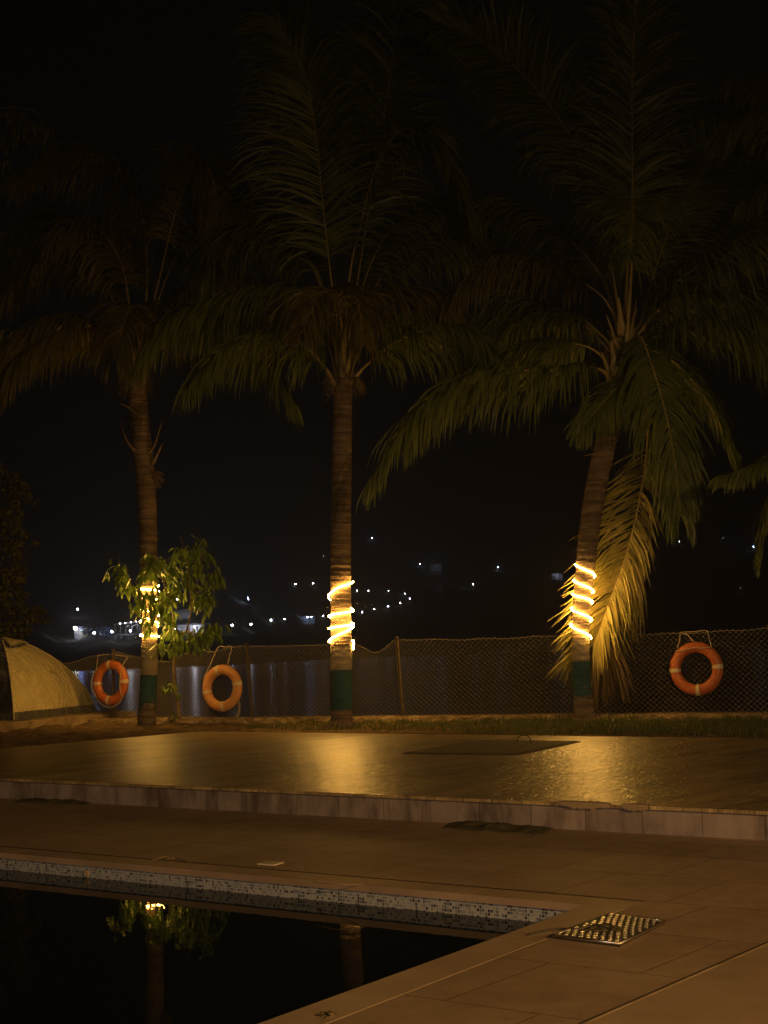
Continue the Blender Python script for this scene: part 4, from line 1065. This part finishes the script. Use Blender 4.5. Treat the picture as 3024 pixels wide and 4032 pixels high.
# ================================================================== SMALL THINGS ON THE TERRACE
hc = [onz(1600, 2968), onz(2033, 2973), onz(2273, 2923), onz(1877, 2918)]
hm = (hc[0] + hc[1] + hc[2] + hc[3]) / 4
h = thing('access_hatch', (hm.x, hm.y, 0), 'dark flat access hatch with a wire handle let into the upper terrace', 'hatch')
g = MB(); g.prism([(p.x, p.y) for p in hc], .004, .016); g.build('cover', M['hatch'], h)
g = MB()
for a_, b_ in ((0, 1), (1, 2), (2, 3), (3, 0)):
    d = (hc[b_] - hc[a_]).normalized(); nn = Vector((d.y, -d.x, 0)); L = (hc[b_] - hc[a_]).length
    c_ = (hc[a_] + hc[b_]) / 2 + nn * .018
    g.box((c_.x, c_.y, .004 + .001 * a_), (L + .03, .03, .008), 0, math.atan2(d.y, d.x))
g.build('frame', M['dark_steel'], h)
g = MB(); hp0 = onz(2036, 2924, .016); hp1 = onz(2092, 2924, .016)
g.tube(spline([hp0, hp0.lerp(hp1, .08) + Vector((0, 0, .05)), hp0.lerp(hp1, .3) + Vector((0, 0, .075)), hp0.lerp(hp1, .7) + Vector((0, 0, .075)), hp0.lerp(hp1, .92) + Vector((0, 0, .05)), hp1], 24), .006, 6)
g.build('handle', M['dark_steel'], h, True)

# steel drain cover by the pool corner
gc = [onz(2180, 3697, ZL), onz(2440, 3730, ZL), onz(2618, 3640, ZL), onz(2405, 3612, ZL)]
gm = (gc[0] + gc[1] + gc[2] + gc[3]) / 4
dr = thing('drain_cover', (gm.x, gm.y, ZL), 'shiny embossed steel drain cover lying on the deck near the pool corner', 'drain cover')
g = MB(); g.prism([(p.x, p.y) for p in gc], ZL + .002, ZL + .016); g.build('plate', M['dark_steel'], dr)
g = MB(); e1 = gc[1] - gc[0]; e2 = gc[3] - gc[0]; nu = max(6, int(e1.length / .034)); nv = max(6, int(e2.length / .040))
for j in range(nv):
    for i in range(nu):
        u = (i + .5 + (.5 if j % 2 else 0)) / nu; v = (j + .5) / nv
        if u > .97 or u < .03 or v < .03 or v > .97: continue
        p = (gc[0] * (1 - u) * (1 - v) + gc[1] * u * (1 - v) + gc[2] * u * v + gc[3] * (1 - u) * v)
        g.prism([(p.x + .0100 * cos(t * pi / 5), p.y + .0095 * sin(t * pi / 5)) for t in range(10)], ZL + .0155, ZL + .0205)
g.build('stud_pattern', M['steel'], dr)
g = MB()
for a_, b_ in ((0, 1), (1, 2), (2, 3), (3, 0)):
    d = (gc[b_] - gc[a_]); g.tube([gc[a_] + Vector((0, 0, .015)), gc[b_] + Vector((0, 0, .015))], .006, 6)
g.build('rim', M['steel'], dr, True)
# dark crumpled thing and cable
def rag(name, poly_px, z, hgt, label, cat, mat, seed, nx=34, ny=12):
    """poly_px: four photo corners (near-left, near-right, far-right, far-left)"""
    c = [onz(x, y, z) for x, y in poly_px]; g = MB()
    def f(u, v):
        uu = u + .04 * fbm(v * 3, seed, 1); p = c[0] * (1 - u) * (1 - v) + c[1] * u * (1 - v) + c[2] * u * v + c[3] * (1 - u) * v
        e = min(1, 6 * min(u, 1 - u), 4 * min(v, 1 - v) + .15)
        jit = Vector((fbm(u * 4, v * 4, seed), fbm(u * 4 + 9, v * 4, seed), 0)) * .03
        hh = (.3 + .7 * max(0, fbm(u * 5, v * 2.5, seed + 3) + .35)) * hgt * e
        q = p + jit; q.z = z + .004 + hh; return q
    g.grid(f, nx, ny); 
    # skirt down to the floor
    W = nx + 1; idx = [i for i in range(W)] + [j * W + nx for j in range(1, ny + 1)] + [ny * W + i for i in range(nx - 1, -1, -1)] + [j * W for j in range(ny - 1, 0, -1)]
    ring = [Vector(g.v[i]) for i in idx]; low = [Vector((p.x, p.y, z + .001)) for p in ring]; n = len(ring)
    g.add(ring + low, [(i, n + i, n + (i + 1) % n, (i + 1) % n) for i in range(n)])
    return tag(g.build(name, mat, None, True, origin=(c[0] + c[2]) / 2), label, cat)
rag('wet_mat', [(1740, 3262), (2130, 3288), (2180, 3262), (1790, 3230)], ZL, .03, 'dark rumpled mat lying against the step riser right of centre', 'mat', M['rag'], 3)
rag('wet_mat', [(50, 3160), (330, 3172), (370, 3158), (110, 3140)], ZL, .03, 'dark rumpled mat lying against the step riser at the left', 'mat', M['rag'], 8)
rag('crumpled_rag', [(2290, 3665), (2450, 3668), (2440, 3652), (2330, 3645)], ZL + .018, .018, 'small dark rag dropped on the shiny drain cover', 'rag', M['rag'], 5, 20, 8)
rag('dead_leaf', [(1262, 4000), (1300, 4008), (1322, 3996), (1280, 3990)], ZL, .008, 'dry curled leaf on the pool deck near the bottom edge', 'leaf', M['frond_dry'], 6, 12, 6)
g = MB(); g.tube(spline([onz(2085, 3676, ZL + .01), onz(2180, 3658, ZL + .01), onz(2280, 3657, ZL + .02), onz(2330, 3645, ZL + .03), onz(2420, 3660, ZL + .03)], 30), .0045, 6)
tag(g.build('cable', M['dark_steel'], None, True), 'thin dark cable running from the pool edge onto the drain cover', 'cable')
sk = [onz(1012, 3406, ZL), onz(1080, 3411, ZL), onz(1118, 3400, ZL), onz(1052, 3396, ZL)]
g = MB(); g.prism([(p.x, p.y) for p in sk], ZL + .002, ZL + .010)
tag(g.build('skimmer_lid', M['band']), 'small pale rectangular lid set in the deck beyond the pool', 'lid')
g = MB(); ic = onz(342, 3440, ZL); a_, b_ = to_ab(ic); ipos = ab(a_, B_POOL, ZL - .062); sl_ = (ony(342, 3440, 9.0) - EYEP).normalized()
s_ = (B_POOL - EYEP.dot(BV)) / sl_.dot(BV); ipos = EYEP + sl_ * s_
torus(g, ipos - BV * .004, AV, Vector((0, 0, 1)), .016, .006, 0, 2 * pi, 20, 8); g.sphere(ipos - BV * .001, .013, 10, 6, 0, (1, .3, 1))
tag(g.build('water_inlet', M['concrete'], None, True), 'small round water inlet set in the mosaic band of the pool wall', 'inlet')
for i, pts in enumerate((((600, 3388), (640, 3374), (668, 3372), (655, 3384), (690, 3378), (745, 3392)), ((1240, 3475), (1330, 3482), (1400, 3484), (1425, 3476), (1440, 3470)))):
    g = MB(); g.tube(spline([onz(x, y, ZL + .004 + .004 * (k % 2)) for k, (x, y) in enumerate(pts)], 40), .0028, 5)
    tag(g.build('string', M['concrete'], None, True), ('tangled' if i == 0 else 'straight') + ' piece of pale string lying on the deck beyond the pool', 'string', 'string scraps on the deck')
# broken mortar patches on the riser edge
for i, (xa, xb) in enumerate(((2200, 2410), (2450, 2560))):
    p0 = onz(xa, 3158 + (xa - 2200) * .0425, 0); p1_ = onz(xb, 3158 + (xb - 2200) * .0425, 0); g = MB(); nn = -BV
    def mf(u, v):
        p = p0.lerp(p1_, u); t = v * 2
        off = .028 + .010 * fbm(u * 9, v * 5, i + 2) ; w = sin(u * pi) ** .4
        if v < .5: q = p + BV * (.05 * w * (1 - v * 2)) + nn * (.0); q.z = .004 + .006 * w * fbm(u * 8, v * 8, 1) + .004
        else:
            q = p + nn * 0.006; q.z = .004 - .055 * (v - .5) * 2 * w * (.6 + .6 * abs(fbm(u * 5, 3, i)))
        a_, b2 = to_ab(q); 
        if v >= .5: q = ab(a_, B_CURB - .034, q.z)
        return q
    g.grid(mf, 30, 8)
    tag(g.build('mortar_patch', M['concrete'], None, True), ('long' if i == 0 else 'short') + ' rough mortar patch on the broken terrace edge below the right palm', 'mortar patch', 'mortar patches on the terrace edge')

# ================================================================== FAR SHORE LAMPS AND BUILDINGS
def street_lamp(px, py, mat, r, hgt, label, group, glow=None):
    P = hill_hit(px, py, hgt); base = Vector((P.x, P.y, P.z - hgt - .3))
    t = thing('street_lamp', base, label, 'street lamp', group)
    g = MB(); g.tube([base, Vector((P.x, P.y, P.z - r * .9))], [.09, .06], 6); g.build('pole', M['pole'], t)
    g = MB(); g.sphere(P, r, 8, 6); g.build('lamp_globe', mat, t, True)
    return P
shore = [(297, 2474, 'lamp_warm', .62), (371, 2492, 'lamp_white', .42), (441, 2487, 'lamp_white', .42), (513, 2484, 'lamp_white', .36), (693, 2474, 'lamp_white', .42), (766, 2469, 'lamp_white', .34),
         (914, 2462, 'lamp_white', .45), (988, 2458, 'lamp_white', .45), (1067, 2442, 'lamp_white', .45), (1120, 2437, 'lamp_white', .34), (1210, 2430, 'lamp_blue', .38), (1226, 2427, 'lamp_blue', .38), (1273, 2425, 'lamp_white', .40),
         (1426, 2411, 'lamp_white', .45), (1474, 2398, 'lamp_white', .45), (1528, 2387, 'lamp_white', .5), (1576, 2374, 'lamp_white', .5), (1613, 2357, 'lamp_white', .5)]
sl = ['large yellowish lamp at the left end of the row across the lake', 'second lamp from the left across the lake, beside the blue hut', 'third lamp from the left across the lake, left of the first life ring',
      'lamp beside the lit pavilion across the lake', 'lamp in front of the white villa seen through the young tree', 'lamp at the foot of the white villa, right of the first', 'lamp just right of the young tree across the lake', 'second lamp right of the young tree across the lake',
      'lamp on a visible pole midway between the young tree and the middle palm', 'fainter small lamp right of the lamp on a visible pole', 'left one of the bluish pair of lamps left of the middle palm', 'right one of the bluish pair of lamps left of the middle palm',
      'lamp just left of the middle palm trunk across the lake', 'lowest of the five lamps climbing the slope right of the middle palm', 'second lamp up the slope right of the middle palm', 'third lamp up the slope right of the middle palm', 'fourth lamp up the slope right of the middle palm', 'topmost of the five lamps climbing the slope right of the middle palm']
for (px, py, mk, r), lb in zip(shore, sl):
    street_lamp(px, py, M[mk], r, 4.2, lb, 'lamps along the far shore')
hills = [(1595, 2338, 'lamp_small', .42, 'small lamp above the top of the climbing lamp row'), (1530, 2326, 'lamp_small', .34, 'small orange-white hill lamp above the third climbing lamp'), (1451, 2326, 'lamp_small', .42, 'right one of two small hill lamps close right of the middle palm'), (1406, 2325, 'lamp_small', .42, 'left one of two small hill lamps close right of the middle palm'),
         (1653, 2220, 'lamp_blue', .5, 'bluish hill lamp standing left of the dim hillside block'), (1465, 2118, 'lamp_blue', .62, 'highest brightest bluish lamp on the hill right of the middle palm'), (1233, 2297, 'lamp_small', .45, 'right one of the faint hill lamps left of the middle palm'), (1164, 2300, 'lamp_small', .4, 'left one of the faint hill lamps left of the middle palm'),
         (1863, 2301, 'lamp_small', .55, 'single small lamp low on the hill between the middle and right palms'), (1961, 2233, 'lamp_blue', .5, 'bright hill lamp halfway between the middle and right palms'), (2675, 2132, 'lamp_small', .5, 'small hill lamp above the right life ring'), (2966, 2152, 'lamp_blue', .6, 'bluish lamp near the right edge of the picture'),
         (2847, 2120, 'lamp_small', .34, 'faint hill lamp between the two right-hand lamps'), (2915, 2317, 'lamp_small', .26, 'faint low lamp near the right edge, below the bluish one'), (306, 2399, 'lamp_small', .36, 'faint lamp alone above the left end of the shore row'), (977, 2356, 'lamp_blue', .55, 'bluish lamp lighting a small tree right of the villa'), (698, 2360, 'lamp_small', .34, 'small lamp above the villa roof left of its mast'), (1274, 2190, 'lamp_small', .26, 'faint lamp high on the hill left of the middle palm')]
for (px, py, mk, r, lb) in hills:
    street_lamp(px, py, M[mk], r, 3.5, lb, 'lamps scattered on the far hillside')

def building(name, px, pyb, w, h, dep, label, wall='wall_white', roofh=.5, wins=(), roof_over=.6, Y=None, cat='building'):
    P = hill_hit(px, pyb) if Y is None else ony(px, pyb, Y)
    t = thing(name, (P.x, P.y, P.z - 1), label, cat)
    g = MB(); g.box((P.x, P.y + dep / 2, P.z + h / 2 - .5), (w, dep, h + 1)); g.build('walls', M[wall], t)
    g = MB(); g.box((P.x, P.y + dep / 2 - .3, P.z + h + roofh / 2 + .003), (w + roof_over * 2, dep + roof_over * 2, roofh)); g.build('roof', M['roof'], t)
    for (wx, wz, ww, wh, lit) in wins:
        g = MB(); g.box((P.x + wx, P.y - .03, P.z + wz), (ww, .08, wh)); g.build('window', M['win_lit' if lit else 'glass_dark'], t)
    return P, t
# white villa seen through the young tree
P, v = building('villa', 742, 2500, 12.5, 4.0, 9, 'long white villa with arched columns and upper floor seen through the young tree', wins=[(-5.2, 1.6, 1.0, 2.0, 1), (-3.6, 1.6, 1.2, 2.4, 1), (-.2, 1.4, .9, 2.6, 0), (4.9, 1.6, 1.0, 2.2, 1)])
g = MB()
for k in range(5): g.tube([P + Vector((1.2 + k * 1.1, -1.4, -.4)), P + Vector((1.2 + k * 1.1, -1.4, 3.5))], .16, 8)
g.box((P.x + 3.4, P.y - 1.4, P.z + 3.7), (5.4, .5, .4)); g.build('colonnade', M['wall_white'], v)
g = MB(); g.box((P.x - 2.6, P.y + 5, P.z + 7.0), (6.0, 5, 5.0)); g.build('upper_floor', M['wall_grey'], v)
g = MB(); g.box((P.x - 2.2, P.y + 4.6, P.z + 9.9), (7.4, 6.4, .4)); g.build('upper_roof', M['wall_grey'], v)
g = MB(); g.tube([P + Vector((.6, 2, 4)), P + Vector((.6, 2, 13))], .14, 6); g.build('mast', M['wall_white'], v)
lamp('villa_floodlight', tuple(P + Vector((3, -5, 2.2))), 2000, (.85, .88, 1.0), .3)
lamp('villa_porch_light', tuple(P + Vector((-4, -6, 2.0))), 800, (.8, .85, 1.0), .3)
# pavilion with wheel
P, v = building('pavilion', 508, 2505, 11, 1.0, 7, 'lit open pavilion with thin posts and a round arch beside the left palm', wall='wall_grey', roofh=.15, roof_over=.0)
g = MB()
for k in range(6): g.tube([P + Vector((-5 + k * 2, -.3, 0)), P + Vector((-5 + k * 2, -.3, 4.2 + k * .15))], .08, 6)
g.tube([P + Vector((-5.2, -.3, 4.2)), P + Vector((5.4, -.3, 5.0))], .10, 6); g.build('post_frame', M['wall_white'], v)
g = MB(); c_ = P + Vector((2.6, -.5, 2.4)); torus(g, c_, Vector((1, 0, 0)), Vector((0, 0, 1)), 1.5, .12, -.5, pi + .5, 24, 6); g.build('round_arch', M['wall_white'], v)
for k in range(5):
    g = MB(); g.sphere(P + Vector((-3 + k * 1.9, -.6, 4.55 + k * .15)), .16, 8, 5); g.build('light_bulb', M['lamp_small'], v)
lamp('pavilion_light', tuple(P + Vector((1, -4, 3.6))), 800, (.82, .86, 1.0), .3)
P, v = building('blue_hut', 322, 2512, 5.2, 3.6, 5, 'small hut washed in blue light near the left end of the far shore', wall='wall_grey', wins=[(0, 2.6, 1.4, .5, 1)])
lamp('hut_blue_light', tuple(P + Vector((.4, -4, 3.2))), 900, (.18, .3, 1.0), .3)
P, v = building('garden_kiosk', 405, 2508, 5.5, 3.2, 5, 'low kiosk between the blue hut and the pavilion', wall='wall_grey', wins=[(-1, 1.4, 1, 1.2, 1), (1.2, 1.4, .8, 1.2, 0)])
lamp('kiosk_blue_light', tuple(P + Vector((-1, -4, 3.2))), 300, (.35, .5, 1.0), .3)
P, v = building('boathouse', 1195, 2450, 12, 2.8, 7, 'low building on the far shore below the bluish pair of lamps', wall='wall_grey', wins=[(-3, 1.3, 1, 1.2, 0), (0, 1.3, 1, 1.2, 0), (3, 1.3, 1, 1.2, 0)])
P, v = building('hillside_block', 1718, 2252, 9, 6, 8, 'dim square block on the hill right of a bluish lamp', wall='wall_grey', wins=[(-2, 3.4, 1.2, 1.4, 0), (2, 3.4, 1.2, 1.4, 0)])
lamp('block_light', tuple(P + Vector((0, -12, 5))), 1500, (.6, .7, 1.0), .3)
P, v = building('hillside_house', 2196, 2285, 9, 5.5, 8, 'small lit house on the hill left of the leaning palm', wall='wall_white', wins=[(-3.1, 2.6, 1.5, 2.2, 0), (1.2, 2.6, .8, 3.4, 0)])
lamp('house_light', tuple(P + Vector((-1, -4, 4.6))), 900, (.7, .78, 1.0), .3)
P, v = building('hillside_shed', 1708, 2330, 14, 5, 8, 'dim long shed on the slope above the climbing lamps', wall='wall_grey', wins=[(-4, 2.4, 1.4, 1.6, 0), (0, 2.4, 1.4, 1.6, 0), (4, 2.4, 1.4, 1.6, 0)])
lamp('shed_light', tuple(P + Vector((6, -8, 5))), 150, (.7, .75, 1.0), .3)
# retaining walls along the far shore road
for i, (xa, ya, xb, yb, hh, lb) in enumerate(((880, 2520, 1330, 2487, 1.1, 'long low retaining wall under the far shore lamps'), (960, 2545, 1200, 2538, 1.2, 'lower retaining wall nearer the far water'), (430, 2520, 860, 2518, 1.6, 'retaining wall in front of the pavilion and villa'))):
    g = MB(); prev = None
    for k in range(41):
        f = k / 40; P = hill_hit(xa + (xb - xa) * f, ya + (yb - ya) * f)
        if prev is not None:
            g.add([prev + Vector((0, 0, -1)), P + Vector((0, 0, -1)), P + Vector((0, 0, hh)), prev + Vector((0, 0, hh)), prev + Vector((0, .5, hh)), P + Vector((0, .5, hh)), P + Vector((0, .5, -1)), prev + Vector((0, .5, -1))],
                  [(0, 1, 2, 3), (3, 2, 5, 4), (4, 5, 6, 7)])
        prev = P
    tag(g.build('retaining_wall', M['wall_grey']), lb, 'wall', 'retaining walls on the far shore')
# shrubs and small trees by the far lamps
def far_tree(px, pyb, hgt, wdt, label, seed, dens=260):
    P = hill_hit(px, pyb); R = random.Random(seed)
    t = thing('far_tree', P, label, 'tree', 'small trees on the far shore')
    g = MB(); g.tube([P - Vector((0, 0, .5)), P + Vector((.2, 0, hgt * .55))], [.22, .1], 6); g.build('trunk', M['twig'], t)
    g = MB()
    for k in range(dens):
        a = R.uniform(0, 2 * pi); q = R.random() ** .5; zz = R.uniform(.25, 1)
        rr = wdt / 2 * q * (1 - abs(zz - .6) * 1.2) * (1 + .4 * fbm(cos(a) * 2, sin(a) * 2, zz * 3 + seed))
        p = P + Vector((cos(a) * rr, sin(a) * rr, hgt * zz)); d = Vector((R.gauss(0, 1), R.gauss(0, 1), R.gauss(0, .7)))
        leaf(g, p, d, Vector((0, -.5, 1)), .75, .5, 0)
    g.build('crown', M['broad_dim'], t)
far_tree(985, 2405, 7.5, 7, 'small tree lit blue by the lamp beside it, right of the villa', 1, 420)
far_tree(385, 2510, 5.5, 6, 'tree behind the second shore lamp near the blue hut', 2)
far_tree(345, 2510, 4.5, 5, 'tree between the yellowish lamp and the second shore lamp', 3)
far_tree(460, 2508, 4.5, 4, 'thin tree between the third shore lamp and the pavilion', 4, 160)
far_tree(1540, 2402, 4, 10, 'bush under the third climbing lamp', 5)
far_tree(1585, 2390, 4, 9, 'bush under the fourth climbing lamp', 6)
far_tree(1630, 2375, 6, 10, 'tree beside the topmost climbing lamp', 7)
far_tree(1480, 2412, 3, 8, 'low bush under the second climbing lamp', 8)
far_tree(1070, 2475, 3.5, 6, 'bush at the foot of the lamp on a visible pole', 9)
far_tree(925, 2492, 4, 6, 'bush under the lamp just right of the young tree', 10)

# ================================================================== AIR
g = MB(); g.box((0, 1150, 150), (9000, 2700, 320))
hz = g.build('haze', [])  # added volume, scatters a halo round the lights in place of lens bloom
mh = bpy.data.materials.new('haze'); mh.use_nodes = True; nt = mh.node_tree; nt.nodes.clear()
out = nt.nodes.new('ShaderNodeOutputMaterial'); pv = nt.nodes.new('ShaderNodeVolumePrincipled')
pv.inputs['Density'].default_value = 0.0018; pv.inputs['Color'].default_value = (.9, .9, .9, 1); pv.inputs['Anisotropy'].default_value = 0.5
nt.links.new(pv.outputs[0], out.inputs['Volume']); hz.data.materials.append(mh); hz['kind'] = 'stuff'; hz['label'] = 'thin haze volume added to spread a glow round the lights'
